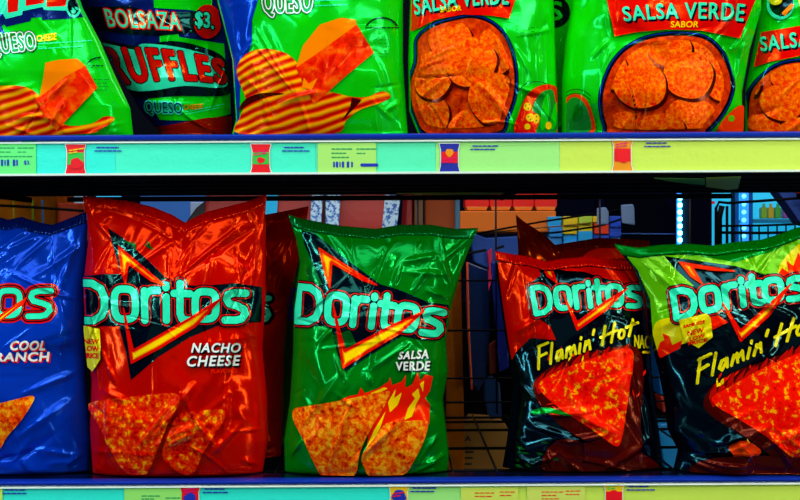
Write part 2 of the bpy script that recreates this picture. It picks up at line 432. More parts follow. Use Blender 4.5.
def micro(x, y, w, rows, gap=2.6, seed=0, h=1.0, slope=0):
    """print too small to read: broken lines"""
    r = random.Random(seed); out = []
    for k in range(rows):
        X = x
        while X < x + w*(1 if k % 2 == 0 else .8):
            l = r.uniform(1.5, 5); out.append(stroke([(X, y + k*gap + slope*(X-x)), (X + l, y + k*gap + slope*(X+l-x))], h)); X += l + 1.6
    return out
def sc(lst, c, k):   # shrink points about a centre
    return [(c[0] + (x-c[0])*k, c[1] + (y-c[1])*k) for x, y in lst]
G_low = 'snack bags on the lower shelf'; G_up = 'snack bags on the upper shelf'

# ================================================================== LOWER SHELF
# --- blue bag at the left
b = Bag('blue tortilla chip bag with aqua lettering, at the left end of the lower shelf', 'blue',
        [(-100, 476), (-98, 350), (-96, 215)], [(88, 478), (90, 440), (86, 400), (83, 350), (82, 300), (84, 250), (85, 213)],
        [(-100, 216), (-30, 212), (5, 221), (18, 218), (36, 224), (50, 226), (68, 219), (88, 211)], ZL, .052, .044, 3, 46, G_low, seal='navy',
        cust=[(10, 270, 45, 232, 5, 2), (52, 300, 70, 235, 7, 3), (0, 250, 30, 235, 5, 2), (20, 395, 75, 372, 7, 3), (15, 440, 70, 400, 8, 3), (5, 470, 60, 430, 7, -2.5), (60, 470, 86, 450, 6, 3), (36, 345, 86, 330, 8, -1.6)])
g = word_strokes(word_dor(), [(-125, 284), (56, 285), (53, 318), (-127, 320)], 5.6)
b.pr('lettering_outline', 'redprint', g, 4.6, .8); b.pr('lettering_field', 'ink', g, 3.2, .8); b.pr('lettering_red_line', 'redprint', g, 1.8, .6); b.pr('lettering_black_line', 'ink', g, .9, .6)
b.pr('brand_lettering', 'aqua', g, 0, .5, 'large aqua block lettering')
b.pr('emblem_check', 'flame', [poly([(-40, 360), (-32, 336), (28, 296), (24, 304), (0, 322), (-34, 350)])], 0, .6)
b.pr('emblem_check_glow', 'gold', [poly([(-30, 344), (-10, 326), (24, 300), (0, 320)])], 0, .5)
for bd, q in (('COOL', [(12, 341), (47, 341), (45, 350), (10, 350)]), ('RANCH', [(-3, 353), (50, 352), (49, 361), (-5, 361)])):
    t = [text(bd, q, 0, 1.1)]; t2 = [text(bd, [(x+1.3, y+1.3) for x, y in q], 0, 1.1)]
    b.pr('flavour_shadow', 'redprint', t2, .6, .45); b.pr('flavour_lettering', 'white', t, .45, .4)
b.pr('small_print', 'blue', [text('FLAVORED', [(22, 363), (49, 362), (49, 366), (22, 367)])], .2, .4)
c = [(-46, 412), (0, 403), (28, 396), (34, 396), (34, 401), (22, 420), (8, 436), (-5, 452), (-46, 455)]
b.pr('chip_picture', 'chip', [smooth_poly(c, 4)], 0, .9)

# --- red nacho bag
b = Bag('bright red tortilla chip bag with Nacho Cheese lettering, notched top touching the upper shelf shadow', 'red',
        [(93, 476), (90, 430), (91, 380), (85, 330), (82, 280), (86, 240), (84, 215), (80, 197)],
        [(262, 476), (268, 440), (267, 400), (262, 350), (265, 300), (265, 250), (264, 215), (265, 195)],
        [(79, 197), (86, 198), (100, 199), (125, 202), (150, 208), (170, 216), (183, 224), (192, 219), (205, 213), (225, 208), (245, 203), (266, 195)], ZL, .040, .046, 11, 60, G_low,
        cust=[(90, 225, 105, 212, 5, 3), (98, 285, 108, 250, 6, 4), (104, 270, 112, 290, 5, 3), (172, 282, 240, 222, 5, 3), (168, 280, 165, 240, 5, 2.5), (247, 290, 262, 205, 6, 4.5), (236, 260, 246, 275, 5, 3.5), (130, 262, 160, 225, 7, 2.5),
              (85, 300, 104, 360, 4, 2), (102, 390, 128, 400, 6, 3), (100, 350, 118, 385, 5, 3.5), (150, 440, 190, 395, 6, 3), (165, 420, 200, 380, 7, 3), (192, 320, 255, 270, 6, 2), (222, 390, 236, 330, 6, 3), (225, 435, 228, 385, 6, 3.5), (240, 460, 262, 472, 6, 3), (205, 460, 245, 420, 8, 3), (185, 215, 170, 240, 9, -4)])
b.pr('emblem_field', 'ink', [poly([(108, 228), (122, 237), (150, 262), (172, 284), (200, 286), (235, 283), (262, 287), (262, 322), (222, 324), (190, 337), (158, 357), (131, 380), (126, 352), (119, 326), (100, 326), (82, 320), (82, 276), (104, 274), (121, 274)])])
for q_ in licks((118, 236, 150, 275), 6, 4, 12, .8) + licks((128, 335, 165, 355), 5, 6, 16, -.6): b.pr('emblem_tint', 'forest', [q_])
b.doritos([(76, 280), (250, 287), (249, 322), (78, 323)], 6.0)
b.bolt([(119, 246), (165, 285), (152, 281), (129, 264), (126, 284), (122, 272)], [(124, 308), (134, 350), (190, 318), (222, 298), (196, 326), (160, 348), (132, 363)])
for bd, q in (('NACHO', [(194, 343), (242, 343), (240, 352), (192, 352)]), ('CHEESE', [(189, 356), (241, 355), (239, 365), (187, 366)])):
    b.pr('flavour_shadow', 'black', [text(bd, [(x+1.4, y+1.6) for x, y in q], 0, 1.15)], .6, .45); b.pr('flavour_lettering', 'white', [text(bd, q, 0, 1.15)], .35, .4)
b.pr('small_print', 'flame', [text('FLAVORED', [(212, 369), (238, 368), (238, 372), (212, 373)])], .15, .4)
c1 = [(90, 404), (108, 399), (135, 396), (165, 393), (178, 394), (180, 402), (168, 425), (158, 450), (149, 471), (142, 474), (126, 471), (112, 450), (100, 424)]
c2 = [(178, 415), (195, 411), (222, 409), (226, 416), (214, 436), (204, 452), (196, 470), (187, 474), (174, 468), (163, 455), (167, 440)]
b.pr('chip_picture', 'nachochip', [smooth_poly(c2, 4)], 0, 1); b.pr('chip_picture', 'nachochip', [smooth_poly(c1, 4)], 0, 1)
b.pr('price_flash', 'yellow', [poly([(82, 324), (101, 329), (102, 358), (94, 371), (84, 360)])], 0, .8)
for i, t in enumerate(('NEW', 'LOW', 'PRICE')):
    b.pr('flash_lettering', 'redprint', [text(t, [(86, 338+i*7), (100, 339+i*7), (100, 344+i*7), (86, 343+i*7)])], .3, .4)
b.pr('small_print', 'flame', micro(200, 470, 22, 2, 2.5, 3, .7), 0, .5)

# --- red bag behind it
b = Bag('darker red tortilla chip bag mostly hidden behind the bright red Nacho Cheese bag', 'red',
        [(200, 470), (200, 300), (205, 216)], [(280, 470), (283, 420), (284, 360), (288, 310), (298, 260), (308, 208)],
        [(200, 216), (230, 217), (250, 215), (262, 216), (285, 212), (309, 207)], ZL, .135, .036, 19, 40, G_low,
        cust=[(270, 260, 284, 235, 6, 3), (275, 300, 285, 255, 6, 3), (268, 400, 282, 330, 6, 2)])
g = word_strokes(word_dor(), [(110, 292), (273, 293), (272, 322), (110, 322)], 5.4)
b.pr('lettering_field', 'ink', g, 3.4, .8); b.pr('brand_lettering', 'aqua', g, 0, .5)

# --- green bag and the one behind it
b = Bag('green bag painted in shade behind the Salsa Verde tortilla chip bag, left edge showing', 'forest',
        [(268, 466), (270, 380), (276, 300), (290, 226)], [(430, 466), (430, 300), (440, 232)], [(288, 226), (350, 232), (442, 232)], ZL, .215, .036, 23, 20, G_low)  # shade behind the front bag is put into the darker green and blue
g = word_strokes(word_dor(), [(288, 288), (430, 292), (430, 322), (288, 320)], 4.4)
b.pr('brand_lettering', 'blue', g, 0, .6)
b = Bag('green tortilla chip bag with Salsa Verde lettering and flaming chips', 'green',
        [(285, 476), (284, 440), (290, 400), (293, 350), (293, 310), (299, 262), (295, 238), (287, 215)],
        [(447, 476), (449, 455), (443, 400), (448, 372), (446, 340), (452, 305), (462, 270), (471, 246), (479, 228)],
        [(286, 215), (298, 219), (312, 222), (340, 227), (375, 230), (400, 226), (432, 226), (455, 230), (480, 229)], ZL, .042, .046, 31, 52, G_low, seal='forest',
        cust=[(392, 290, 402, 262, 6, 4), (402, 262, 440, 255, 6, 4), (440, 255, 452, 285, 6, 4), (402, 272, 450, 275, 6, 3), (425, 290, 455, 300, 6, 3), (410, 295, 430, 265, 6, 3), (318, 345, 335, 326, 4, 3), (335, 355, 347, 382, 4, 4), (368, 370, 410, 342, 5, 3), (368, 372, 372, 385, 4, 3), (442, 262, 474, 236, 6, 4), (375, 230, 390, 246, 6, -4), (425, 400, 445, 420, 6, 4), (428, 450, 440, 435, 5, 4), (415, 468, 432, 440, 5, 3), (288, 460, 302, 440, 5, 4), (300, 430, 350, 360, 7, 2.5), (378, 330, 385, 345, 5, 2)])
b.pr('emblem_field', 'ink', [poly([(300, 222), (318, 236), (350, 262), (380, 284), (400, 290), (428, 302), (449, 305), (444, 337), (424, 341), (402, 336), (372, 354), (345, 372), (337, 352), (331, 326), (300, 326), (296, 300), (300, 284), (322, 284), (312, 262), (304, 244)])])
for q_ in [poly([(312, 262), (322, 284), (312, 288), (306, 270)]), poly([(333, 335), (344, 366), (360, 352), (350, 330)])]: b.pr('emblem_tint', 'forest', [q_])
b.doritos([(296, 284), (448, 308), (442, 337), (294, 323)], 5.8, bend=2)
b.bolt([(319, 248), (377, 285), (362, 280), (332, 263), (330, 288), (325, 274)], [(333, 304), (345, 350), (392, 325), (424, 311), (400, 333), (368, 352), (343, 368)])
for bd, q in (('SALSA', [(400, 352), (429, 349), (428, 358), (398, 359)]), ('VERDE', [(396, 362), (430, 361), (429, 370), (396, 370)])):
    b.pr('flavour_shadow', 'black', [text(bd, [(x+1.3, y+1.5) for x, y in q], 0, 1.15)], .6, .45); b.pr('flavour_lettering', 'white', [text(bd, q, 0, 1.15)], .35, .4)
fl = poly([(338, 401), (348, 396), (358, 394), (361, 387), (365, 393), (378, 388), (389, 381), (390, 376), (392, 385), (402, 381), (406, 374), (405, 388), (412, 384), (418, 371), (420, 381), (425, 374), (433, 376), (430, 390), (425, 398), (430, 404), (429, 424), (400, 422), (388, 426), (366, 458), (370, 420), (384, 400)])
b.pr('flame_picture', 'flame', [fl], 0, .7)
for q_ in [poly([(388, 402), (396, 388), (394, 398), (402, 392), (398, 404), (390, 412)]), poly([(408, 408), (415, 398), (412, 394), (418, 388), (420, 396), (416, 404), (412, 416), (404, 420)]), poly([(366, 448), (374, 430), (386, 410), (380, 428), (370, 446)]), poly([(420, 384), (424, 380), (423, 392)]), poly([(370, 393), (384, 387), (388, 388), (376, 394)])]: b.pr('flame_licks', 'gold', [q_], 0, .6)
c1 = [(294, 409), (304, 406), (330, 402), (360, 396), (384, 391), (390, 393), (382, 410), (370, 430), (360, 452), (357, 470), (350, 476), (324, 476), (314, 462), (304, 440), (294, 420)]
c2 = [(386, 423), (400, 421), (424, 420), (428, 424), (424, 440), (414, 460), (403, 474), (372, 476), (364, 466), (362, 455), (374, 438)]
b.pr('chip_picture', 'chip', [smooth_poly(c2, 4)], 0, 1); b.pr('chip_picture', 'chip', [smooth_poly(c1, 4)], 0, 1)

# --- back bag of the flamin hot pair
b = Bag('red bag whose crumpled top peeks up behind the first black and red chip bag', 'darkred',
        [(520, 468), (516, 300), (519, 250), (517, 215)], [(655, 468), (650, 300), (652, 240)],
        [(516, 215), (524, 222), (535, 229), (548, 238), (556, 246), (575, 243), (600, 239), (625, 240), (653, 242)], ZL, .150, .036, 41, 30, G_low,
        cust=[(518, 220, 540, 245, 5, 4), (520, 235, 530, 262, 5, 4), (535, 232, 560, 256, 5, 3)])
b.pr('printed_patch', 'flame', [smooth_poly([(583, 258), (592, 250), (612, 246), (628, 250), (632, 256), (600, 260)], 4)], 0, 1)
# --- flamin hot nacho
b = Bag('black and red chip bag with yellow brush lettering, in front of a red bag', 'black',
        [(501, 476), (507, 440), (512, 400), (513, 380), (507, 345), (502, 310), (498, 280), (496, 253)],
        [(664, 476), (660, 440), (655, 400), (650, 350), (646, 310), (641, 262)],
        [(495, 252), (510, 255), (530, 258), (548, 263), (565, 260), (590, 258), (620, 262), (642, 262)], ZL, .060, .046, 47, 50, G_low, seal='red',
        cust=[(540, 300, 548, 330, 6, 2), (515, 335, 548, 312, 7, 4), (535, 415, 590, 410, 8, 5), (575, 412, 612, 432, 7, 4), (530, 425, 575, 438, 7, 5), (560, 440, 605, 432, 6, 5), (510, 455, 545, 470, 6, 4), (520, 470, 560, 452, 5, 4), (545, 445, 552, 468, 5, 3), (600, 470, 650, 440, 8, 3), (640, 380, 655, 450, 6, 3), (625, 350, 640, 420, 6, 3)])
b.pr('red_panel', 'red', [poly([(490, 246), (535, 257), (541, 275), (532, 282), (533, 300), (538, 318), (550, 326), (556, 340), (530, 338), (516, 352), (508, 368), (500, 360), (492, 300)])], 0, 1.1)
b.pr('red_panel', 'red', [poly([(560, 254), (650, 256), (660, 300), (648, 298), (630, 285), (600, 277), (585, 272), (560, 264)])], 0, 1.1)
b.doritos([(529, 287), (642, 284), (643, 308), (534, 316)], 4.4, bend=4)
b.bolt([(540, 261), (584, 271), (566, 270), (551, 267), (557, 283), (547, 276)], [(563, 294), (577, 322), (604, 302), (627, 288), (606, 310), (577, 330)])
b.pr('flavour_tag', 'yellow', [text('NACHO', [(634, 335), (660, 336), (660, 348), (634, 348)])], .3, .45)
b.pr('flavour_tag', 'gold', micro(643, 352, 12, 1, 3, 2, 2.4), 0, .5)
c = [(538, 383), (560, 370), (590, 359), (618, 349), (630, 349), (633, 358), (630, 382), (626, 410), (622, 436), (617, 446), (606, 440), (590, 428), (565, 412), (545, 396)]
b.pr('flame_glow', 'ember', [smooth_poly([(532, 386), (560, 362), (600, 350), (634, 346), (643, 370), (640, 420), (640, 450), (610, 450), (560, 425)], 4)], 0, 1)
b.pr('flame_picture', 'scarlet', [flames([(534, 384), (560, 370), (590, 359), (628, 349)], 5, 11, (.5, -1))], 0, .6)
b.pr('flame_licks', 'flame', licks((545, 355, 628, 368), 14, 7, 11, -1.0) + licks((632, 370, 642, 400), 4, 8, 10, -1.3) + licks((530, 400, 560, 412), 4, 9, 14, .2), 0, .6)
b.pr('flame_licks', 'gold', licks((548, 360, 620, 368), 8, 9, 8, -1.0), 0, .5)
b.pr('chip_picture', 'hotchip', [smooth_poly(c, 4)], 0, 1)
b.pr('ember_panel', 'ember', [smooth_poly([(556, 440), (600, 445), (640, 452), (656, 474), (548, 474)], 4)], 0, 1)
b.pr('pepper_picture', 'green', [smooth_poly([(530, 411), (545, 407), (562, 411), (572, 416), (550, 412.5), (534, 414)], 4)], 0, .6)
b.pr('small_print', 'forest', licks((512, 440, 552, 466), 10, 12, 10, .5), 0, .6)

b.pr('flavour_lettering', 'yellow', word_strokes(word_flamin(), [(534, 347), (638, 316), (637, 333), (537, 369)], 2.7), 0, .45, 'yellow slanted brush lettering')
# --- flamin hot limon
b = Bag('black chip bag with green and yellow top, at the right end', 'black',
        [(672, 476), (678, 450), (668, 430), (665, 400), (658, 365), (650, 335), (648, 300), (636, 270), (617, 246)],
        [(870, 476), (868, 350), (866, 222)],
        [(616, 245), (640, 249), (665, 246), (690, 245), (715, 247), (740, 243), (765, 241), (785, 235), (800, 229), (830, 224), (868, 222)], ZL, .038, .046, 53, 56, G_low, seal='green',
        cust=[(650, 262, 690, 300, 7, 3), (655, 335, 690, 312, 8, 4), (668, 345, 662, 310, 6, 3), (735, 262, 790, 245, 8, 2), (712, 275, 760, 320, 6, 3), (735, 290, 795, 318, 5, 4), (745, 310, 800, 300, 5, 3), (710, 445, 765, 425, 7, 5), (735, 440, 752, 462, 6, 4), (765, 430, 790, 465, 6, 5), (690, 462, 720, 470, 6, 3), (775, 440, 800, 425, 7, 4), (668, 375, 690, 420, 6, 3), (755, 430, 720, 455, 7, 4)])
b.pr('green_panel', 'lime', [poly([(600, 240), (700, 244), (880, 215), (880, 300), (800, 286), (770, 276), (735, 266), (700, 261), (664, 256), (676, 270), (694, 286), (672, 292), (678, 316), (690, 330), (688, 342), (668, 347), (650, 350), (640, 320)])], 0, 1.1, 'green and yellow upper panel')
b.pr('yellow_panel', 'yellow', [smooth_poly([(782, 290), (778, 270), (790, 252), (810, 240), (880, 230), (880, 300), (810, 292)], 4)], 0, 1)
b.pr('yellow_panel', 'yellow', [smooth_poly([(654, 325), (668, 318), (684, 322), (690, 340), (672, 346), (654, 349)], 4)], 0, 1)
b.pr('green_band', 'green', [poly([(640, 250), (700, 246), (760, 243), (796, 232), (796, 240), (770, 252), (735, 262), (700, 256), (664, 254)])], 0, 1)  # darker green band along the panel's upper edge
for q_ in [poly([(776, 276), (782, 268), (788, 272), (786, 260), (793, 266), (798, 252), (803, 264), (815, 255), (818, 290), (790, 284)]), poly([(656, 352), (660, 342), (664, 340), (662, 333), (669, 336), (672, 345), (682, 340), (680, 348), (660, 358)]), poly([(708, 318), (716, 314), (722, 318), (728, 322), (712, 330)])]: b.pr('flame_picture', 'flame', [q_], 0, .7)
b.doritos([(669, 291), (806, 273), (807, 299), (674, 321)], 5.4, bend=3)
b.bolt([(679, 262), (734, 271), (712, 270), (692, 267), (702, 284), (690, 276)], [(722, 303), (740, 330), (764, 308), (790, 284), (768, 316), (740, 341)])
b.pr('price_flash', 'yellow', [poly([(678, 320), (706, 313), (710, 318), (712, 337), (698, 348), (684, 340)])], 0, .7)
for i, (t, q) in enumerate((('SAME SIZE', [(683, 325), (704, 320), (704, 323), (683, 328)]), ('NEW', [(687, 331), (703, 327), (703, 332), (687, 336)]), ('LOW', [(689, 337), (704, 333), (704, 337), (689, 341)]), ('PRICE', [(687, 342), (706, 338), (706, 341), (688, 345)]))):
    b.pr('flash_lettering', 'redprint', [text(t, q)], .25, .35)
c = [(711, 397), (726, 388), (750, 374), (780, 360), (810, 349), (850, 345), (850, 470), (812, 468), (790, 456), (765, 436), (740, 420), (716, 406)]
b.pr('flame_glow', 'ember', [smooth_poly([(703, 400), (718, 380), (760, 362), (860, 340), (860, 476), (800, 474), (750, 440), (710, 415)], 4)], 0, 1)
b.pr('flame_picture', 'scarlet', [flames([(708, 397), (750, 374), (800, 352), (850, 345)], 15, 12, (.5, -1))], 0, .6)
b.pr('flame_licks', 'flame', licks((716, 366, 800, 384), 16, 17, 11, -1.0), 0, .6)
b.pr('flame_licks', 'gold', licks((712, 384, 745, 388), 5, 19, 10, -1.0) + licks((740, 430, 790, 450), 5, 20, 16, .8), 0, .5)
b.pr('chip_picture', 'hotchip', [smooth_poly(c, 4)], 0, 1)
b.pr('ember_panel', 'brick', [smooth_poly([(728, 446), (745, 440), (760, 452), (740, 462)], 4)], 0, .9)
b.pr('ember_panel', 'ember', [smooth_poly([(700, 460), (760, 455), (830, 460), (830, 475), (700, 475)], 4)], 0, 1)

b.pr('flavour_lettering', 'yellow', word_strokes(word_flamin(), [(693, 361), (822, 306), (818, 326), (695, 383)], 3.1), 0, .45, 'yellow slanted brush lettering')
# ================================================================== UPPER SHELF
def ring_window(b, pts, w, chips, holes=None, seed=0):
    b.pr('window_ring', 'ink', [smooth_poly(pts, 5)], 0, 1, 'dark blue ring around the picture')
    inner = smooth_poly(pts, 5)
    b.pr('ring_edge', 'blue', [inner], -1.2, 1)
    b.pr('ring_inside', 'ink', [inner], -2.0, 1)
    b.pr('snack_picture', 'roundback', [inner], -w, 1)
    for k, (cx, cy, r, ry) in enumerate(chips):
        # keep each pictured chip inside the ring
        f = b.pr('snack_shadow', 'brick', [ell(cx+1.5, cy+2, r, ry, 0, .03, seed+k)], 0, .9, holes=None) if False else None
        pc = np.array(ell(cx, cy, r, ry, 0, .025, seed+k)[1]); ic = np.array(inner[1])
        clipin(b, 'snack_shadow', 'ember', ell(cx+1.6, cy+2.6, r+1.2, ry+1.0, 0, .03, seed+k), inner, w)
        clipin(b, 'snack_chip', 'roundchip', ell(cx, cy, r, ry, 0, .025, seed+k), inner, w)
def clipin(b, nm, m, shape, inner, w):
    # complement of the inner outline as a hole: big box minus inner
    global _cl
    x, y = inner[1][:, 0, 0], inner[1][:, 0, 1]
    pad = 60; box = seg_closed([(x.min()-pad, y.min()-pad), (x.max()+pad, y.min()-pad), (x.max()+pad, y.max()+pad), (x.min()-pad, y.max()+pad)])
    b.pr(nm, m, [shape], 0, .9, holes=[('poly', np.concatenate([box, inner[1]]), 0)] if w == 0 else [('poly', np.concatenate([box, smooth_poly(sc([tuple(p) for p in inner[1][::5, 0]], (x.mean(), y.mean()), 1 - w/28), 5)[1]]), 0)])

# --- price circle bag (behind)
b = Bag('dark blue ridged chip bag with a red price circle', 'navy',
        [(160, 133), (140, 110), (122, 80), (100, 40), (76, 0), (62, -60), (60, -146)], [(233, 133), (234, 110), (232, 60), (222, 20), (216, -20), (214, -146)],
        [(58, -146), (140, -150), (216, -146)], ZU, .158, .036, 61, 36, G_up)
b.pr('green_panel', 'bright', [poly([(152, -60), (212, -60), (212, 14), (190, 10), (154, 8)])], 0, 1)
b.pr('green_panel', 'bright', [poly([(160, 34), (178, 33), (179, 37), (224, 44), (226, 66), (205, 56), (175, 50), (160, 46)])], 0, 1)
b.pr('green_panel', 'bright', [poly([(146, 96), (160, 92), (180, 96), (226, 90), (230, 88), (231, 114), (200, 121), (160, 120)])], 0, 1)
b.pr('red_panel', 'darkred', [poly([(150, 128), (175, 124), (205, 118), (233, 116), (234, 134), (150, 134)])], 0, 1)
b.pr('dark_band', 'ink', [poly([(74, 8), (130, 6), (150, 12), (190, 12), (212, 12), (218, 30), (160, 36), (130, 34), (96, 30)])], 0, 1)
t = [text('BOLSAZA', [(104, 9), (179, 13), (181, 30), (109, 27)], 0, 1.12)]
b.pr('lettering_outline', 'redprint', t, 1.6, .5); b.pr('size_lettering', 'aqua', t, .2, .4)
b.pr('banner_shadow', 'ink', [smooth_poly([(92, 40), (135, 46), (172, 41), (205, 48), (226, 60), (232, 88), (222, 96), (180, 96), (140, 98), (120, 84)], 4)], 0, 1)
b.pr('banner', 'aqua', [smooth_poly([(96, 44), (112, 45), (136, 50), (142, 44), (170, 46), (198, 52), (220, 62), (228, 84), (216, 88), (185, 86), (150, 91), (128, 89), (114, 72)], 4)], 0, .9)
t = [text('RUFFLES', [(103, 49), (223, 61), (227, 84), (116, 86)], 5, 1.22)]
b.pr('lettering_shadow', 'ink', t, 2.4, .5); b.pr('brand_lettering', 'redprint', t, 1.4, .4, 'red slab lettering')
t = [text('QUESO', [(145, 101), (182, 103), (183, 116), (146, 115)], 0, 1.1)]
b.pr('flavour_outline', 'aqua', t, 1.2, .4); b.pr('flavour_lettering', 'navy', t, 0, .4)
b.pr('flavour_lettering', 'orange', [text('CHEESE', [(184, 105), (203, 104), (203, 109), (184, 110)])], .1, .4)
b.pr('small_print', 'aqua', micro(186, 112, 40, 2, 2.5, 3, .6, -.2), 0, .5)
b.pr('price_circle', 'redprint', [ell(208, 22, 14, 17)], 0, .7)
t = [text('$3.', [(196, 12), (214, 14), (214, 32), (196, 28)])]
b.pr('price_outline', 'ink', t, 1.8, .4); b.pr('price_lettering', 'aqua', t, .5, .4)

# --- green ridged chips bag, left
b = Bag('green ridged chip bag cut off by the left edge of the upper shelf', 'bright',
        [(-75, 134), (-72, 50), (-70, -148)], [(133, 134), (130, 108), (115, 76), (100, 42), (82, 8), (72, -20), (64, -70), (62, -148)],
        [(-72, -148), (0, -152), (64, -148)], ZU, .064, .044, 67, 40, G_up, amp=1.1,
        cust=[(66, 10, 72, 60, 3, 2), (40, 110, 70, 80, 4, 3), (36, 90, 52, 125, 4, 3), (52, 128, 66, 100, 4, 3), (100, 60, 112, 110, 9, 2)])
b.pr('top_panel', 'navy', [poly([(-75, -150), (70, -150), (72, 0), (84, 17), (66, 19), (42, 20), (42, 17), (31, 18), (31, 21), (6, 27), (5, 24), (2, 26), (5, 34), (-10, 36), (-75, 44)])], 0, 1.1)
b.pr('banner', 'aqua', [poly([(-75, -42), (70, -42), (72, -10), (70, 11), (44, 10), (43, 7), (23, 11), (22, 15), (6, 19), (3, 14), (-75, 24)])], 0, 1)
b.pr('lettering_block', 'redprint', [poly([(7, -30), (20, -30), (18, 11), (8, 13)]), poly([(25, -30), (44, -30), (44, 3), (26, 6)]), poly([(47, -30), (66, -30), (67, 6), (47, 7)]), poly([(-20, -30), (0, -30), (-2, 12), (-20, 16)])], 0, .7, 'lower ends of tall red letters')
b.pr('round_badge', 'aqua', [ell(74, 6, 8, 12)], 0, .7); b.pr('round_badge', 'ink', [ell(74, 6, 6, 9)], 0, .7); b.pr('round_badge', 'aqua', licks((71, 2, 76, 12), 4, 3, 8, .9), 0, .5)
t = [text('QUESO', [(-12, 35), (34, 32), (37, 53), (-8, 58)], 0, 1.1)]
b.pr('lettering_shadow', 'forest', t, 2.2, .5); b.pr('flavour_outline', 'white', t, 1.3, .4, 'white outlined hollow lettering'); b.pr('flavour_lettering', 'pepper', t, .35, .35)
b.pr('flavour_lettering', 'gold', [text('CHEESE', [(37, 36), (57, 33), (57, 40), (38, 42)])], .25, .4)
b.pr('small_print', 'aqua', micro(39, 44, 50, 2, 5, 5, .9, -.06), 0, .5)
b.pr('freshness_mark', 'ink', [stroke(arc(100, 70, 14, 12, 215, 275, 10), 1.4)] + micro(89, 66, 14, 1, 2, 7, 1), 0, .5)
b.pr('small_print', 'forest', micro(94, 80, 16, 4, 3.4, 17, .6), 0, .5)
b.pr('ridged_chip', 'ridge', [smooth_poly([(-20, 92), (8, 86), (28, 88), (42, 98), (56, 118), (70, 126), (92, 124), (104, 117), (113, 117), (114, 121), (100, 130), (84, 134), (-20, 134)], 4)], 0, 1)
b.pr('cheese_top', 'orange', [poly([(46, 63), (60, 60), (78, 59), (86, 66), (66, 78), (40, 98), (44, 78)])], 0, .8)
b.pr('cheese_front', 'cheese', [poly([(66, 77), (86, 66), (98, 88), (57, 131), (35, 101), (41, 97)])], 0, .8)

# --- green ridged chips bag, right
b = Bag('green ridged chip bag with blue left side and big cheese wedge picture', 'bright',
        [(232, 134), (236, 120), (232, 60), (222, 20), (214, -10), (210, -148)], [(408, 134), (406, 110), (403, 60), (403, 0), (403, -148)],
        [(208, -148), (310, -152), (407, -148)], ZU, .064, .046, 71, 40, G_up, amp=1.1,
        cust=[(232, 60, 255, 40, 5, 3), (255, 25, 290, 85, 3, 2.5), (252, 40, 296, 95, 3, 2.5), (385, 110, 400, 100, 5, 4), (395, 118, 402, 90, 5, 3), (372, 100, 392, 118, 5, 3), (230, 15, 240, 110, 8, 3)])
b.pr('blue_side', 'blue', [poly([(200, -150), (262, -150), (258, 0), (252, 20), (252, 42), (244, 66), (240, 90), (239, 134), (220, 134)])], 0, 1.1)
t = [text('QUESO', [(262, -8), (312, -10), (312, 16), (264, 17)], 0, 1.1)]
b.pr('lettering_shadow', 'forest', t, 2.4, .5); b.pr('flavour_outline', 'white', t, 1.5, .4, 'white outlined hollow lettering'); b.pr('flavour_lettering', 'pepper', t, .35, .35)
b.pr('small_print', 'aqua', micro(315, 1, 42, 2, 5, 25, .9, -.04), 0, .5); b.pr('small_print', 'gold', micro(315, -3, 30, 1, 4, 26, 2.4, -.04), 0, .5)
b.pr('freshness_mark', 'ink', [stroke(arc(382, 30, 16, 12, 200, 340, 14), 1.6)] + micro(366, 28, 32, 1, 2, 7, 1.2), 0, .5)
b.pr('small_print', 'pepper', micro(374, 40, 16, 6, 3.4, 17, .6), 0, .5)
b.pr('ridged_chip', 'ridge', [smooth_poly([(237, 74), (242, 58), (256, 50), (275, 50), (290, 56), (300, 68), (306, 90), (330, 92), (352, 97), (368, 97), (380, 92), (388, 93), (390, 98), (378, 104), (360, 110), (346, 121), (332, 134), (240, 134), (240, 118), (246, 100)], 4)], 0, 1, 'ridged orange chips picture')
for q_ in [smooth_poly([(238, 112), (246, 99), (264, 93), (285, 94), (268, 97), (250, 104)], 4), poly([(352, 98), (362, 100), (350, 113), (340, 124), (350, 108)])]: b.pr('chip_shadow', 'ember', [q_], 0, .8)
b.pr('cheese_top', 'orange', [poly([(296, 68), (303, 46), (320, 25), (341, 18), (356, 20), (357, 26), (336, 40), (314, 56)])], 0, .8)
b.pr('cheese_front', 'cheese', [poly([(296, 68), (314, 56), (357, 25), (374, 53), (345, 77), (314, 105)])], 0, .8)
for q_ in [poly([(326, 28), (330, 25), (334, 30)]), poly([(302, 88), (304, 78), (309, 84), (318, 78), (312, 90)])]: b.pr('cheese_shine', 'orange', [q_], 0, .5)

# --- green bag standing behind, in the gap
b = Bag('green bag with round black emblem, standing behind in a narrow gap', 'bright',
        [(520, 128), (520, -140)], [(620, 128), (620, -140)], [(518, -140), (622, -140)], ZU, .20, .036, 73, 20, G_up)
b.pr('round_emblem', 'black', [ell(554, 12, 16, 16)], 0, .7); b.pr('emblem_letter', 'bright', [text('S', [(548, 2), (562, 2), (562, 20), (548, 20)])], .6, .4)
b.pr('red_stripe', 'redprint', [poly([(548, 43), (555, 43), (555, 62), (548, 64)])], 0, .8)

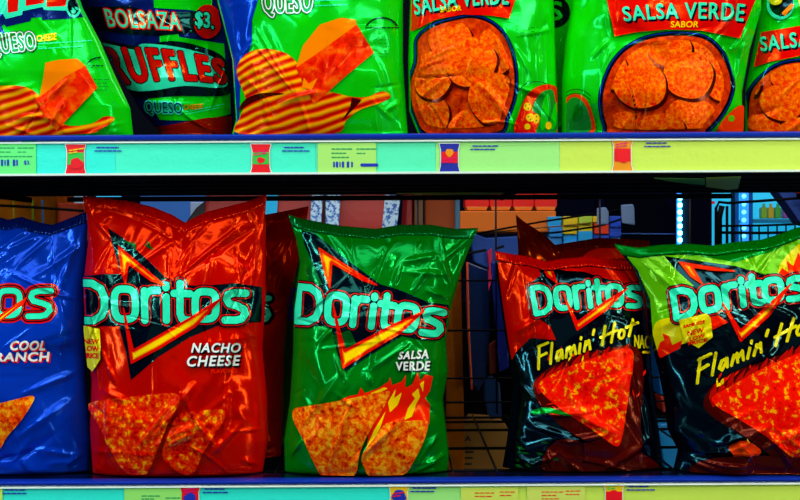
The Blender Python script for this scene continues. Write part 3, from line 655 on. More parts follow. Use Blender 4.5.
# --- salsa verde left
b = Bag('green chip bag with red Salsa Verde banner, right of the cheese wedge bag', 'bright',
        [(418, 134), (409, 112), (408, 60), (410, 0), (413, -148)], [(558, 134), (557, 90), (554, 0), (548, -148)],
        [(410, -148), (480, -152), (550, -148)], ZU, .066, .046, 79, 46, G_up, amp=1.1,
        cust=[(500, 30, 516, 70, 4, 3), (495, 40, 515, 95, 4, 3), (512, 45, 530, 75, 5, 3), (440, 15, 460, 0, 4, 2), (522, 60, 520, 120, 4, 2), (545, 20, 552, 120, 7, 2)])
R = [(414, 40), (424, 28), (440, 20), (470, 14), (492, 20), (508, 36), (517, 62), (518, 92), (510, 118), (498, 136), (430, 138), (412, 118), (406, 86), (413, 62)]
ring_window(b, R, 4.4, [(497, 50, 20, 24), (450, 40, 22, 20), (424, 115, 26, 22), (478, 128, 30, 20), (432, 76, 19, 24), (470, 62, 26, 25), (492, 98, 24, 26)], seed=3)
b.pr('banner', 'redprint', [poly([(408, 34), (411, -40), (518, -40), (515, 0), (509, 19), (490, 16), (462, 15), (436, 20)])], 0, 1, 'red banner')
t = [text('SALSA VERDE', [(413, 0), (508, -14), (508, 5), (415, 16)], 3, 1.1)]
b.pr('lettering_shadow', 'ink', [text('SALSA VERDE', [(414.5, 2), (509.5, -12), (509.5, 7), (416.5, 18)], 3, 1.1)], .6, .45); b.pr('flavour_lettering', 'aqua', t, .4, .4)
b.pr('flavour_lettering', 'gold', [text('SABOR', [(440, 8), (461, 6), (461, 11), (440, 13)])], .15, .4)
b.pr('small_print', 'forest', micro(516, 30, 20, 3, 4, 8, .6, -.1) + [stroke(arc(536, 100, 20, 18, 200, 300, 10), .9)], 0, .5)
b.pr('pepper_panel', 'redprint', [smooth_poly([(516, 136), (519, 112), (528, 94), (540, 86), (553, 86), (557, 96), (558, 136)], 4)], 0, .8)
b.pr('pepper_picture', 'pepper', [smooth_poly([(532, 110), (538, 96), (548, 90), (554, 96), (556, 134), (536, 134), (540, 118)], 4)], 0, .8)
b.pr('pepper_picture', 'bright', [smooth_poly([(540, 128), (542, 104), (548, 94), (549, 110), (545, 128)], 4), smooth_poly([(549, 128), (553, 108), (556, 104), (555, 126)], 4)], 0, .6)
b.pr('pepper_slices', 'gold', [ell(527, 107, 4, 4), ell(530, 118, 4.5, 4), ell(536, 119, 3, 5), ell(527, 127, 3, 3), ell(548, 126, 3, 4)], 0, .5)
b.pr('pepper_seeds', 'pepper', [ell(x, y, .8) for x, y in ((525, 106), (528, 109), (529, 105), (528, 117), (532, 119), (530, 120), (536, 117), (536, 121))], 0, .4)

# --- salsa verde middle right
b = Bag('widest green Salsa Verde chip bag on the upper shelf, second from the right', 'bright',
        [(562, 134), (562, 80), (566, 40), (572, 10), (574, -148)], [(742, 134), (742, 92), (750, 50), (762, 10), (768, -148)],
        [(572, -148), (670, -152), (770, -148)], ZU, .066, .048, 83, 46, G_up, amp=1.1,
        cust=[(592, 58, 608, 40, 4, 4), (602, 70, 612, 45, 4, 3), (606, 10, 612, 38, 4, 3), (735, 50, 756, 20, 5, 4), (740, 80, 750, 30, 5, 4), (700, 50, 735, 10, 4, 2), (603, 0, 600, 130, 5, 1.5), (725, 45, 740, 90, 5, 3)])
R = [(598, 106), (600, 86), (610, 62), (626, 45), (650, 34), (682, 31), (708, 36), (726, 54), (735, 80), (733, 98), (724, 116), (710, 132), (700, 138), (612, 138), (602, 126)]
ring_window(b, R, 4.8, [(700, 62, 22, 26), (640, 52, 20, 18), (670, 50, 22, 17), (614, 72, 14, 18), (722, 82, 16, 20), (625, 126, 20, 14), (690, 118, 26, 20), (660, 128, 24, 14), (688, 76, 25, 23), (640, 86, 26, 23)], seed=9)
b.pr('banner', 'redprint', [poly([(607, -40), (606, 0), (614, 37), (634, 33), (665, 30), (700, 31), (739, 39), (757, -6), (762, -40)])], 0, 1, 'red banner')
q = [(621, 8), (744, 5), (742, 22), (624, 22)]
b.pr('lettering_shadow', 'ink', [text('SALSA VERDE', [(x+1.6, y+2) for x, y in q], 3, 1.12)], .6, .45); b.pr('flavour_lettering', 'aqua', [text('SALSA VERDE', q, 3, 1.12)], .4, .4)
b.pr('flavour_lettering', 'gold', [text('SABOR', [(670, 22), (698, 22), (697, 28), (670, 28)])], .15, .4)
b.pr('small_print', 'forest', [stroke(arc(576, 108, 18, 18, 215, 320, 10), .9), stroke(arc(576, 112, 18, 18, 215, 320, 10), .9)], 0, .5)
b.pr('pepper_panel', 'brick', [smooth_poly([(564, 134), (563, 104), (572, 95), (584, 98), (591, 112), (593, 134)], 4)], 0, .8)
b.pr('pepper_picture', 'pepper', [smooth_poly([(564, 134), (564, 108), (572, 98), (582, 102), (588, 114), (589, 132)], 4)], 0, .8)
b.pr('pepper_highlight', 'green', [smooth_poly([(572, 122), (574, 106), (582, 108), (580, 120)], 4)], 0, .6)
b.pr('pepper_panel', 'brick', [smooth_poly([(716, 134), (724, 118), (741, 106), (742, 134)], 4)], 0, .8); b.pr('pepper_slices', 'lime', [ell(730, 119, 3.2)], 0, .5)

# --- salsa verde right
b = Bag('green Salsa Verde chip bag on the upper shelf, cut off by the right edge', 'bright',
        [(745, 134), (746, 88), (756, 40), (764, 0), (772, -148)], [(880, 134), (878, -148)],
        [(770, -148), (880, -148)], ZU, .082, .040, 89, 30, G_up, amp=1.1)
ring_window(b, [(744, 116), (747, 92), (758, 76), (776, 63), (800, 58), (840, 60), (872, 90), (872, 138), (745, 138)], 4.6, [(790, 76, 20, 14), (752, 84, 8, 12), (815, 90, 22, 20), (760, 128, 20, 14), (782, 102, 23, 19), (800, 130, 22, 12)], seed=19)
b.pr('banner', 'redprint', [poly([(760, 33), (800, 26), (860, 24), (860, 60), (800, 56), (770, 62), (752, 68)])], 0, 1, 'red banner')
q = [(758, 38), (868, 28), (868, 44), (760, 52)]
b.pr('lettering_shadow', 'ink', [text('SALSA VERDE', [(x+1.6, y+2) for x, y in q], 2, 1.12)], .6, .45); b.pr('flavour_lettering', 'aqua', [text('SALSA VERDE', q, 2, 1.12)], .4, .4)
b.pr('yellow_patch', 'yellow', [poly([(790, -30), (860, -30), (860, 18), (800, 12)])], 0, 1)
b.pr('round_emblem_rim', 'aqua', [ell(779, 5, 14, 15)], 0, .7); b.pr('round_emblem', 'black', [ell(780, 4, 12, 13)], 0, .7); b.pr('emblem_stripe', 'orange', [poly([(780, 14), (790, 4), (793, 6), (784, 17)])], 0, .6); b.pr('emblem_letter', 'yellow', [ell(774, 0, 7, 6)], 0, .6)
# ================================================================== SHELVES AND STRIPS
steel = mat('shelf_steel_blue', (.004, .03, .42), .28, .35, tint=(.4, .6, 1), bump=.05, bscale=20)
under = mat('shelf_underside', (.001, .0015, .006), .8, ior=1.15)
rail = mat('rail_plastic', (.75, .85, .80), .35)
black = mat('black_wire', (.001, .0012, .003), .7, ior=1.2)
XL, XR = -.62, .62
def shelf(z, label, ribs, lh):
    r = empty('store_shelf', (0, .23, z - .018), label, 'shelf', 'gondola shelves')
    o = (0, .23, z - .018)
    lip = MB(); lip.prismx([(.0, z), (.010, z), (.010, z-lh), (-.003, z-lh), (-.004, z-lh+.001), (-.004, z-.0015)], XL, XR)
    lip.build('front_lip', steel, r, o, .0008)
    if ribs:
        MB().box(XL, XR, .0101, .47, z-.018, z).build('shelf_deck', mat('deck_enamel', (.001, .002, .012), .15, .1), r, o)
        MB().box(XL, XR, .0301, .47, z-.0435, z-.0181).build('deck_box', under, r, o)
    else:       # open wire deck behind a solid front strip
        MB().box(XL, XR, .0101, .034, z-.018, z).build('front_strip', mat('deck_enamel', (.001, .002, .012), .15, .1), r, o)
        for y in (.065, .208, .350, .424, .466): MB().tube([(XL, y, z-.0048), (XR, y, z-.0048)], .0019, 8).build('cross_wire', black, r, o, smooth=True)
        x = float(W(453.5, 250)[0]) - .0506*13
        while x < XR:
            if x > XL: MB().tube([(x, .0345, z-.0015), (x, .47, z-.0015)], .0013, 8).build('deck_wire', black, r, o, smooth=True)
            x += .0506
    if ribs:
        for k in range(5):
            y = .05 + k*.085
            MB().prismx([(y, z-.0436), (y+.03, z-.0436), (y+.028, z-.0455), (y+.002, z-.0455)], XL, XR).build('stiffening_rib', under, r, o, .001)
        for x in (-.56, .152, .60):
            MB().prism([(x, z-.0460), (x+.004, z-.0460), (x+.004, z-.054), (x, z-.054)], .25, .45).build('bracket', under, r, o)
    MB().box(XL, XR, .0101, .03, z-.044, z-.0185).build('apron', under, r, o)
    return r
shelf(ZU, 'upper steel shelf with blue front lip carrying green chip bags', True, .0062)
shelf(ZL, 'lower steel shelf with blue front lip carrying tortilla chip bags', False, .0046)
def zpx(py): return float(W(400, py)[1])
def xpx(px): return float(W(px, 250)[0])
def price_rail(zt, zb, label):
    r = empty('price_rail', (0, .0, zb), label, 'price rail', 'price rails'); o = (0, 0, zb)
    MB().box(XL, XR, -.0005, .0060, zb, zt).build('backing', mat('rail_back', (.5, .6, .55), .5), r, o)
    MB().prismx([(-.0035, zt-.0018), (.0, zt), (-.0005, zt-.0026), (-.0035, zt-.0026)], XL, XR).build('top_channel', rail, r, o)
    MB().prismx([(-.0035, zb+.0022), (-.0005, zb+.0022), (-.0005, zb), (-.0035, zb)], XL, XR).build('bottom_channel', rail, r, o)
ru = (zpx(139.2) , zpx(174)); price_rail(ru[0]-.0004, ru[1], 'pale price rail clipped to the upper shelf edge, above the dark gap')
rl = (zpx(483.2), zpx(521)); price_rail(rl[0]-.0004, rl[1], 'pale price rail clipped to the lower shelf edge, at the bottom')
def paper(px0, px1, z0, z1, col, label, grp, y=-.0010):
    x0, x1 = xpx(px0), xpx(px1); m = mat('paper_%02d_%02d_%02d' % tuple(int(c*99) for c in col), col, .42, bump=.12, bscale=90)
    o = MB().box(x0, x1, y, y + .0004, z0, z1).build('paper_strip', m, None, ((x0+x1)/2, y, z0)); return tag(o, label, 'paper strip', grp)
u0, u1 = ru[1]+.0026, ru[0]-.0034; l0, l1 = rl[1]+.0026, rl[0]-.0034
LIT_AQ = (.02, .84, .68); LIT_AG = (.09, .86, .48); LIT_LM = (.34, .84, .22); LIT_LY = (.58, .80, .09)  # cyan to yellow light drift along the rails, painted as strip colours
paper(-140, 116, u0, u1, LIT_AQ, 'paper strip with aqua light painted in, upper rail left end with the first bag thumbnail', 'paper strips in the rails')
paper(116.3, 316, u0, u1, (.05, .86, .58), 'paper strip with aqua green light painted in, upper rail below the cheese wedge bag', 'paper strips in the rails')
paper(316.3, 436, u0, u1, LIT_AG, 'paper strip with green light painted in, upper rail, behind the lime price label', 'paper strips in the rails')
paper(436.3, 560, u0, u1, LIT_LM, 'paper strip with pale green light painted in, upper rail, blue and red bag thumbnail', 'paper strips in the rails')
paper(560.3, 950, u0, u1, LIT_LY, 'paper strip with yellow green light painted in, upper rail, at its right end', 'paper strips in the rails')
paper(-140, 392, l0, l1, LIT_AQ, 'paper strip with aqua light painted in, lower rail, under the blue, red and green bags', 'paper strips in the rails')
paper(392.3, 500, l0, l1, LIT_LM, 'paper strip with pale green light painted in, lower rail, under the gap between bags', 'paper strips in the rails')
paper(500.3, 950, l0, l1, LIT_LY, 'paper strip with yellow green light painted in, lower rail, under the two black bags', 'paper strips in the rails')

inkm = mat('label_ink', (.002, .02, .45), .5); greenink = mat('label_green_ink', (.0, .35, .10), .5); redink = mat('label_red', (.85, .0, .01), .4)
yelink = mat('label_yellow', (.85, .55, .0), .4); whiteink = mat('label_white', (.85, .9, .9), .4); maginta = mat('label_magenta', (.8, .0, .15), .4)
orangeink = mat('label_orange', (.85, .28, .0), .4); grn = mat('label_green', (.02, .55, .05), .4)
def flat(name, m, shapes, y, parent, org, grow=0, res=.35):
    if not isinstance(shapes, list): shapes = [shapes]
    al = np.concatenate([q[1].reshape(-1, 2) for q in shapes]); pad = grow + max(q[2] for q in shapes) + 1
    mn = al.min(0) - pad; mx = al.max(0) + pad
    X, Y = np.meshgrid(np.arange(mn[0], mx[0]+res, res), np.arange(mn[1], mx[1]+res, res))
    P, T = clip(X, Y, sdf(shapes, X, Y) - grow)
    if P is None: return
    x, z = W(P[:, 0], P[:, 1], y)
    o = mesh_np(name, np.stack([x - org[0], np.full(len(x), y - org[1]), z - org[2]], 1), T[:, ::-1], m, parent, False)
    if o.data.polygons[0].normal.y > 0: o.data.flip_normals()
    return o
def plabel(px0, px1, py0, py1, col, label, rows, price=None, seed=0):
    x, z = W((px0+px1)/2, py1); org = (float(x), -.0022, float(z))
    r = empty('price_label', org, label, 'price label', 'price labels')
    (xa, xb), (zb, za) = W([px0, px1], [py1, py0])
    MB().box(float(xa), float(xb), -.0022, -.0016, float(zb), float(za)).build('card', mat('card_%d_%d' % (px0, py0), col, .45), r, org)
    if rows: flat('small_print', greenink if col[0] < .5 else redink, rows, -.0024, r, org)
    if price: flat('price_lettering', inkm, price, -.0025, r, org, .15)
plabel(-30, 36.5, 143, 174.6, (.12, .85, .20), 'green price label at the left end of the upper rail', micro(-20, 148, 14, 3, 4, 3) + micro(0, 148, 14, 1, 4, 4, 1.3) + micro(18, 148, 16, 1, 4, 5, 1.3) + micro(0, 152, 8, 1, 4, 6) + micro(18, 152, 8, 1, 4, 9) + micro(0, 156.5, 30, 1, 4, 8, 1.2) + micro(22, 142.5, 12, 1, 4, 8, 2),
       [stroke([(x, 160.5), (x, 165)], w) for x, w in ((-2, 1.5), (2, 2), (5, 1), (8, 2), (14, 2.2), (17, 1.4))] + [text('$3.', [(24, 160.5), (30, 160.5), (30, 165), (24, 165)])])
plabel(318, 376, 143, 173.8, (.40, .80, .16), 'lime price label in the middle of the upper rail', micro(332, 149, 18, 3, 4.2, 13, 1.4) + micro(357, 149, 16, 1, 4, 14, 1.4) + micro(357, 153.4, 8, 1, 4, 15, 1.2),
       [stroke([(x, 162.5), (x, 166.5)], w) for x, w in ((334, 1.5), (337, 2), (340, 1), (343, 2), (348, 2.2), (352, 1.4))] + micro(362, 165, 12, 1, 3, 19, 3))
plabel(125, 182, 486, 516, (.30, .80, .15), 'green price label in the lower rail below the bright red bag', micro(142, 496, 16, 2, 3, 23, 1.2) + micro(166, 498, 14, 1, 4, 24, 1.2))
plabel(461, 518, 487, 516, (.62, .76, .10), 'yellow price label in the lower rail below the wire gap', micro(475, 493, 18, 2, 3.4, 33, 1) + micro(500, 492, 14, 2, 3.4, 34, 1))
plabel(527, 585, 486, 516, (.62, .74, .12), 'yellow price label in the lower rail below the first black and red chip bag', micro(542, 492, 18, 3, 3.4, 43, 1) + micro(566, 491, 14, 2, 3.4, 44, 1))
plabel(-30, 3, 487, 516, (.60, .80, .10), 'narrow yellow green label at the left end of the lower rail', None)
def thumb(cx, y0, y1, top, mid, label, blob, seed):
    w = 10; x, z = W(cx, y1); org = (float(x), -.0022, float(z)); r = empty('bag_thumbnail', org, label, 'shelf sticker', 'bag thumbnails on the rails')
    sh = [(cx-w, y0), (cx+w, y0), (cx+w-1.6, y0+6), (cx+w-1.4, y1-6), (cx+w+.2, y1), (cx-w-.2, y1), (cx-w+1.4, y1-6), (cx-w+1.6, y0+6)]
    flat('sticker_border', whiteink, poly(sh), -.0020, r, org, .8); flat('bag_print', top, poly(sh), -.0023, r, org)
    if mid: flat('bag_panel', mid, poly([(cx-8, y0+8), (cx+8, y0+8), (cx+8, y1-9), (cx-8, y1-9)]), -.0026, r, org)
    flat('picture', blob[0], [ell(cx + blob[1], y0 + blob[2], blob[3], blob[4], 0, .08, seed)], -.0029, r, org)
    flat('tiny_lettering', blob[5], micro(cx-6, y0+blob[6], 10, 2, 2.6, seed, 1.3, -.15), -.0032, r, org)
    return r
thumb(75.5, 144.5, 173.6, redink, grn, 'red and green bag thumbnail sticker, first on the upper rail', (redink, 1, 19, 6.5, 5.5, yelink, 6), 1)
thumb(260.8, 144.2, 173.2, redink, grn, 'red bag thumbnail sticker with green middle, below the cheese wedge bag', (redink, 0, 16, 4, 3, maginta, 8), 2)
thumb(449.5, 143.6, 172, mat('label_navy', (.01, .02, .35), .4), redink, 'dark blue bag thumbnail sticker with red figure, upper rail', (orangeink, 0, 9, 4, 4, maginta, 16), 3)
thumb(622.5, 140.5, 170.5, orangeink, redink, 'orange and red bag thumbnail sticker on the upper rail at right', (redink, 0, 15, 7, 7, maginta, 4), 4)
thumb(190, 486, 516, redink, None, 'red bag thumbnail sticker on the lower rail below the bright red bag', (inkm, 0, 12, 6, 5, maginta, 4), 5)
thumb(399, 485, 516, yelink, None, 'yellow bag thumbnail sticker with dark picture on the lower rail', (inkm, 0, 11, 7, 6, redink, 9), 6)
thumb(614, 483.5, 516, yelink, redink, 'yellow and red bag thumbnail sticker on the lower rail below a black bag', (redink, 0, 14, 7, 7, grn, 3), 7)
def note(x, y, label, seed):
    cx, z = W(x, y); org = (float(cx), -.0020, float(z)); r = empty('strip_caption', org, label, 'shelf caption', 'captions on the rails')
    flat('small_print', inkm, micro(x, y, 20, 1, 3, seed, 1.3) + micro(x-2, y+3.4, 24, 1, 3, seed+1, 1.3), -.0020, r, org)
for i, (x, y, nm) in enumerate(((97, 147.5, 'blue two line caption beside the first thumbnail of the upper rail'), (284.5, 147.5, 'blue two line caption beside the thumbnail under the cheese wedge bag'), (473, 146, 'blue two line caption beside the dark blue thumbnail'), (646.5, 143, 'blue two line caption beside the orange thumbnail of the upper rail'),
    (205, 489, 'blue two line caption on the lower rail below the bright red bag'), (413, 488, 'blue two line caption beside the yellow thumbnail with dark picture'), (629, 486.5, 'blue two line caption on the lower rail beside the yellow and red thumbnail'), (5, 490, 'blue two line caption at the left end of the lower rail'))):
    note(x, y, nm, 50 + 2*i)

# price tags hanging under the upper shelf
tagm = mat('tag_yellow_green', (.30, .50, .0), .5); tagm2 = mat('tag_green', (.05, .40, .02), .5)
def undertag(pts, z, label, m=tagm):
    h = (ZU - z)/S; P_ = []      # a flat card lying against the underside at height z
    for px, py in pts:
        y = D*(z/((250-py)*S) - 1); y = min(max(y, .04), .455); x, _ = W(px, py, y); P_.append((float(x), y))
    cx = sum(p[0] for p in P_)/len(P_); cy_ = sum(p[1] for p in P_)/len(P_); m_ = MB(); n = len(P_)
    m_.add([(x, y, z) for x, y in P_] + [(x, y, z - .0008) for x, y in P_], [tuple(range(n)), tuple(range(2*n-1, n-1, -1))] + [(k, k+n, (k+1) % n + n, (k+1) % n) for k in range(n)])
    tag(m_.build('shelf_tag', m, None, (cx, cy_, z)), label, 'shelf tag', 'tags under the upper shelf')
zt_ = ZU - .0458
undertag([(396, 193), (436, 192.6), (510, 193), (508, 194.6), (440, 195)], zt_, 'long thin yellow green tag lying against the upper shelf underside', tagm)
undertag([(706, 179), (741, 178), (738, 190), (728, 191), (706, 188)], zt_, 'yellow and green tag against the upper shelf underside at right')
undertag([(654, 179), (705, 180), (705, 186), (690, 185), (668, 182)], zt_, 'thin bent green tag on the underside, left of the yellow one', tagm2)

# back of the gondola: open wire
yb = .475
def wires(name, label, vs, hs, x0, x1, z0, z1, r=.0016, y=yb):
    e = empty(name, (float((x0+x1)/2), y, float(z0)), label, 'wire panel'); o = e.location[:]
    for x in vs: MB().tube([(x, y, z0), (x, y, z1)], r, 8).build('upright_wire', black, e, o, smooth=True)
    for z in hs: MB().tube([(x0, y+.004, z), (x1, y+.004, z)], r, 8).build('cross_wire', black, e, o, smooth=True)
wx = lambda p, y=yb: float(W(p, 250, y)[0]); wz = lambda p, y=yb: float(W(400, p, y)[1])
wires('wire_back_panel', 'black wire back panel behind the lower shelf, seen between the bags',
      [wx(v) for v in (-20, 100, 325, 418, 496, 600, 690, 850)], [wz(v) for v in (281, 331, 379, 403)], wx(-90), wx(890), ZL, ZU - .05)
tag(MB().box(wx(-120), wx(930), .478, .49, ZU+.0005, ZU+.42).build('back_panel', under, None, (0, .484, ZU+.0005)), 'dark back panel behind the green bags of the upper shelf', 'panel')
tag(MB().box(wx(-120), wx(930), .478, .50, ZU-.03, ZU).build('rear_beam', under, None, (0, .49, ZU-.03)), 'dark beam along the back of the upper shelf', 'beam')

# ================================================================== BEYOND THE SHELF
def P2(pts, y):
    x, z = W([p[0] for p in pts], [p[1] for p in pts], y); return list(zip(map(float, x), map(float, z)))
def slab(name, pts, y, t, m, label=None, cat=None, grp=None, parent=None, org=None, bev=.002, kind=None):
    q = P2(pts, y); o0 = org or (sum(p[0] for p in q)/len(q), y + t/2, min(p[1] for p in q))
    o = MB().prism(q, y, y+t).build(name, m, parent, o0, bev)
    return tag(o, label, cat, grp, kind)
M = lambda n, c, r=.5, **k: mat(n, c, r, **k)
card = spotted('cardboard_brown', [(.2, (.20, .04, .0)), (.6, (.36, .09, .003))], 30, .8, bump=.1)
Y1 = .62
FL = float(W(400, 640, 0)[1])
# opposite side of the gondola: packs on hooks and boards
slab('tall_board', [(446, 275), (461, 262), (466, 520), (446, 520)], .56, .02, card, 'reddish brown upright board behind the wire panel', 'board')
e = slab('hanging_packet', [(468, 262), (488, 270), (490, 330), (487, 375), (478, 392), (470, 380), (466, 300)], .54, .02, M('dark_blue_pack', (.0, .015, .10), .3, bump=.5, bscale=30), 'dark blue hanging packet with orange edge behind the wires', 'packet', 'packets behind the wires')
slab('foil_edge', [(466, 262), (468.5, 262), (470, 330), (473, 390), (471, 390), (467.5, 330)], .535, .003, M('orange_edge', (.6, .06, .0), .4), parent=e, org=e.location[:])
slab('hanging_packet', [(491, 262), (501, 262), (507, 320), (509, 368), (500, 372), (496, 330)], .52, .012, M('royal_pack', (.0, .01, .22), .3, bump=.5, bscale=30), 'narrow royal blue packet right of the dark blue one', 'packet', 'packets behind the wires')
slab('hanging_packet', [(489, 345), (496, 340), (497, 372), (490, 375)], .53, .012, M('rust_pack', (.12, .01, .0), .3), 'small rust packet between the two blue packets', 'packet', 'packets behind the wires')
slab('hanging_packet', [(484, 380), (492, 376), (500, 384), (502, 418), (490, 420), (484, 400)], .58, .012, M('steel_pack', (.0, .03, .15), .3, bump=.6, bscale=30), 'low dark steel blue packet above the tan bag', 'packet', 'packets behind the wires')
e = slab('paper_bag', [(462, 430), (470, 418), (500, 420), (508, 428), (510, 500), (461, 500)], .60, .05, M('tan_pack', (.34, .15, .015), .5, bump=.6, bscale=18), 'tan paper bag with dark lettering standing low behind the wires', 'paper bag')
o0 = e.location[:]
flat('lettering', M('dark_print', (.02, .01, .0)), [text('IA', [(463, 436), (471, 436), (471, 441), (463, 441)])] + [s_ for k in range(4) for s_ in micro(464, 452+k*6, 8, 1, 3, 70+k, 1.6)], .597, e, o0, .3)
slab('blue_jacket', [(470, 232), (486, 238), (520, 236), (524, 262), (516, 300), (500, 300), (492, 270), (474, 262)], .70, .03, M('blue_cloth', (.01, .09, .55), .7, bump=.5, bscale=40), 'bright blue cloth hanging beyond the shelf beside the green bag', 'cloth')
slab('magenta_ribbon', [(487, 252), (492, 248), (493, 275), (489, 292), (486, 285), (489, 268)], .69, .008, M('magenta', (.7, .0, .10), .5), 'magenta ribbon against the blue cloth', 'ribbon')
slab('blue_tub', [(654, 330), (668, 330), (676, 395), (660, 395)], .60, .06, M('blue_crate', (.0, .14, .55), .3), 'blue tub seen through the gap between the two black bags, above', 'tub', 'blue tubs')
slab('blue_tub', [(657, 424), (682, 424), (690, 468), (665, 468)], .58, .06, M('blue_crate2', (.0, .30, .85), .3), 'brighter blue tub low in the gap between the two black bags', 'tub', 'blue tubs')
slab('red_carton', [(660, 396), (676, 396), (680, 412), (663, 412)], .60, .04, M('red_carton', (.45, .01, .0), .5), 'small red carton between the two blue tubs', 'carton')
# dark lower board behind everything on the far side
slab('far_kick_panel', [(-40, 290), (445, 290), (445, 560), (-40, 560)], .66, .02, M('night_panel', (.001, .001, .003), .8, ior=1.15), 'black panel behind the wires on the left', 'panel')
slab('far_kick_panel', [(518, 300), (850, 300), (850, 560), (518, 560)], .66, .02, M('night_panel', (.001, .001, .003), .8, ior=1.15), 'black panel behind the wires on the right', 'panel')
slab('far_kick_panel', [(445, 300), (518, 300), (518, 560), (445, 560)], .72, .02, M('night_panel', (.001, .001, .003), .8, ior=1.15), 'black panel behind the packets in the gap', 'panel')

(ca, cb), (cz, _) = W([185, 416], [250, 250], .56)
tag(MB().box(float(ca), float(cb), .525, .655, FL+.0005, float(cz)-.0005).build('low_cabinet', M('night_panel', (.001, .001, .003), .8, ior=1.15), None, (0, .59, FL)), 'black low cabinet carrying the red packets behind the shelf', 'cabinet')
(ca, cb), (cz2, _) = W([-45, 90], [240, 240], .79)
tag(MB().box(float(ca), float(cb), .77, .92, FL+.0005, float(cz2)-.004).build('low_cabinet', M('night_panel', (.001, .001, .003), .8, ior=1.15), None, (-.5, .84, FL)), 'black low cabinet carrying the brown and orange boxes', 'cabinet')
# red bags with nutrition panels on the far side
redbk = M('far_red_pack', (.30, .0, .0), .5, bump=.6, bscale=25)
npan = spotted('nutrition_print', [(.44, (.0, .12, .50)), (.52, (.35, .62, .85))], 160, .5, bump=.05)
def farbag(pts, lab, panel, plab, y=.56):
    e = slab('red_packet', pts, y, .05, redbk, lab, 'packet', 'red packets on the far shelf', bev=.008)
    if panel: slab('nutrition_panel', panel, y - .0015, .001, npan, plab, parent=e, org=e.location[:], bev=0)
farbag([(278, 188), (318, 190), (316, 250), (274, 250)], 'red packet on the far shelf, left of the first blue nutrition panel', None, None)
farbag([(319, 190), (396, 186), (392, 250), (318, 250)], 'red packet on the far shelf with blue nutrition panels at both sides', [(386, 186), (400, 200), (394, 250), (380, 250)], 'blue printed nutrition panel', .553)
slab('carton', [(312, 190), (323, 190), (320, 250), (308, 250)], .535, .012, npan, 'blue printed carton edge left of a black wire, far shelf', 'carton', 'printed cartons')
slab('carton', [(326, 190), (341, 190), (337, 250), (323, 250)], .535, .012, npan, 'blue printed carton with red stripe right of a black wire, far shelf', 'carton', 'printed cartons')
farbag([(206, 188), (262, 190), (262, 249), (200, 249)], 'dark red packet beyond the notch of the bright red bag', None, None, .59)
farbag([(403, 190), (413, 190), (413, 249), (400, 249)], 'narrow dark red packet left of the brown cardboard box', None, None, .60)
slab('window_card', [(264, 190), (279, 190), (278, 500), (264, 500)], .70, .01, M('cyan_card', (.02, .55, .85), .4, emit=(.02, .5, .9), es=.5), 'small cyan lit sign behind the red bags', 'lit sign')
slab('cardboard_box', [(425, 188), (456, 188), (456, 232), (425, 232)], .62, .08, M('box_brown', (.34, .06, .008), .8), 'plain brown cardboard box beyond the green bag', 'cardboard box')
slab('upright_post', [(414, 186), (423, 186), (423, 500), (414, 500)], .60, .03, M('post_olive', (.12, .05, .0), .5), 'olive brown shelf post beyond the green bag', 'post')
slab('upright_post', [(455, 188), (460, 188), (460, 232), (455, 232)], .61, .03, M('post_blue', (.02, .15, .30), .5), 'thin blue green post right of the brown box', 'post')
# orange shelf with red tubs
oy = 1.1
e = slab('orange_shelf', [(460, 211), (556, 211), (556, 232), (460, 232)], oy, .25, M('orange_board', (.80, .16, .0), .6), 'orange store shelf board across the aisle', 'shelf')
for k, (a, b2) in enumerate(((465, 489), (489.6, 512), (512.6, 534), (534.6, 557))):
    t = empty('red_tub', (float(W((a+b2)/2, 211, oy+.06)[0]), oy+.06, float(W(400, 211, oy)[1])+.001), ['first red tub on the orange shelf, beside the blue post', 'second red tub on the orange shelf', 'third red tub on the orange shelf', 'last red tub on the orange shelf, beside coloured boxes'][k], 'tub', 'red tubs on the orange shelf')
    slab('tub_body', [(a, 190), (b2, 190), (b2, 206), (b2-1, 207), (a+1, 207), (a, 206)], oy+.02, .07, M('tub_red', (.80, .006, .0), .5), parent=t, org=t.location[:], bev=.004)
    slab('tub_base', [(a+1, 206.6), (b2-1, 206.6), (b2-2.5, 210.4), (a+2.5, 210.4)], oy+.02, .07, M('tub_base', (.75, .18, .0), .4), parent=t, org=t.location[:], bev=.001)
# coloured boxes heap
r = random.Random(5); cols = [(.01, .25, .75), (.80, .55, .0), (.45, .65, .05), (.0, .35, .80), (.75, .03, .0), (.0, .06, .6)]
names = ['blue', 'yellow', 'lime', 'sky blue', 'red orange', 'deep blue']
oy2 = 1.12
tt = empty('display_table', (float(W(575, 252, oy2)[0]), oy2, FL), 'low display table under the coloured cartons across the aisle', 'table'); o0 = tt.location[:]
(ta, tb), (tz, _) = W([540, 622], [252, 252], oy2)
MB().box(float(ta), float(tb), oy2-.05, oy2+.12, float(tz)-.02, float(tz)-.0005).build('table_top', card, tt, o0)
for xx in (float(ta)+.01, float(tb)-.03):
    for yy in (oy2-.04, oy2+.09): MB().box(xx, xx+.02, yy, yy+.02, FL+.0005, float(tz)-.0205).build('leg', black, tt, o0)
colsx = [(546, 560), (560.5, 575), (575.5, 590), (590.5, 606), (606.5, 618)]
pos = ['at the left', 'second from the left', 'in the middle', 'second from the right', 'at the right']
rows_ = ['bottom', 'second from bottom', 'third from bottom', 'top']
pick = [[5, 0, 0, 3], [3, 3, 1, 1], [0, 3, 1, 2], [4, 5, 4, 1], [3, 0, 5, 5]]
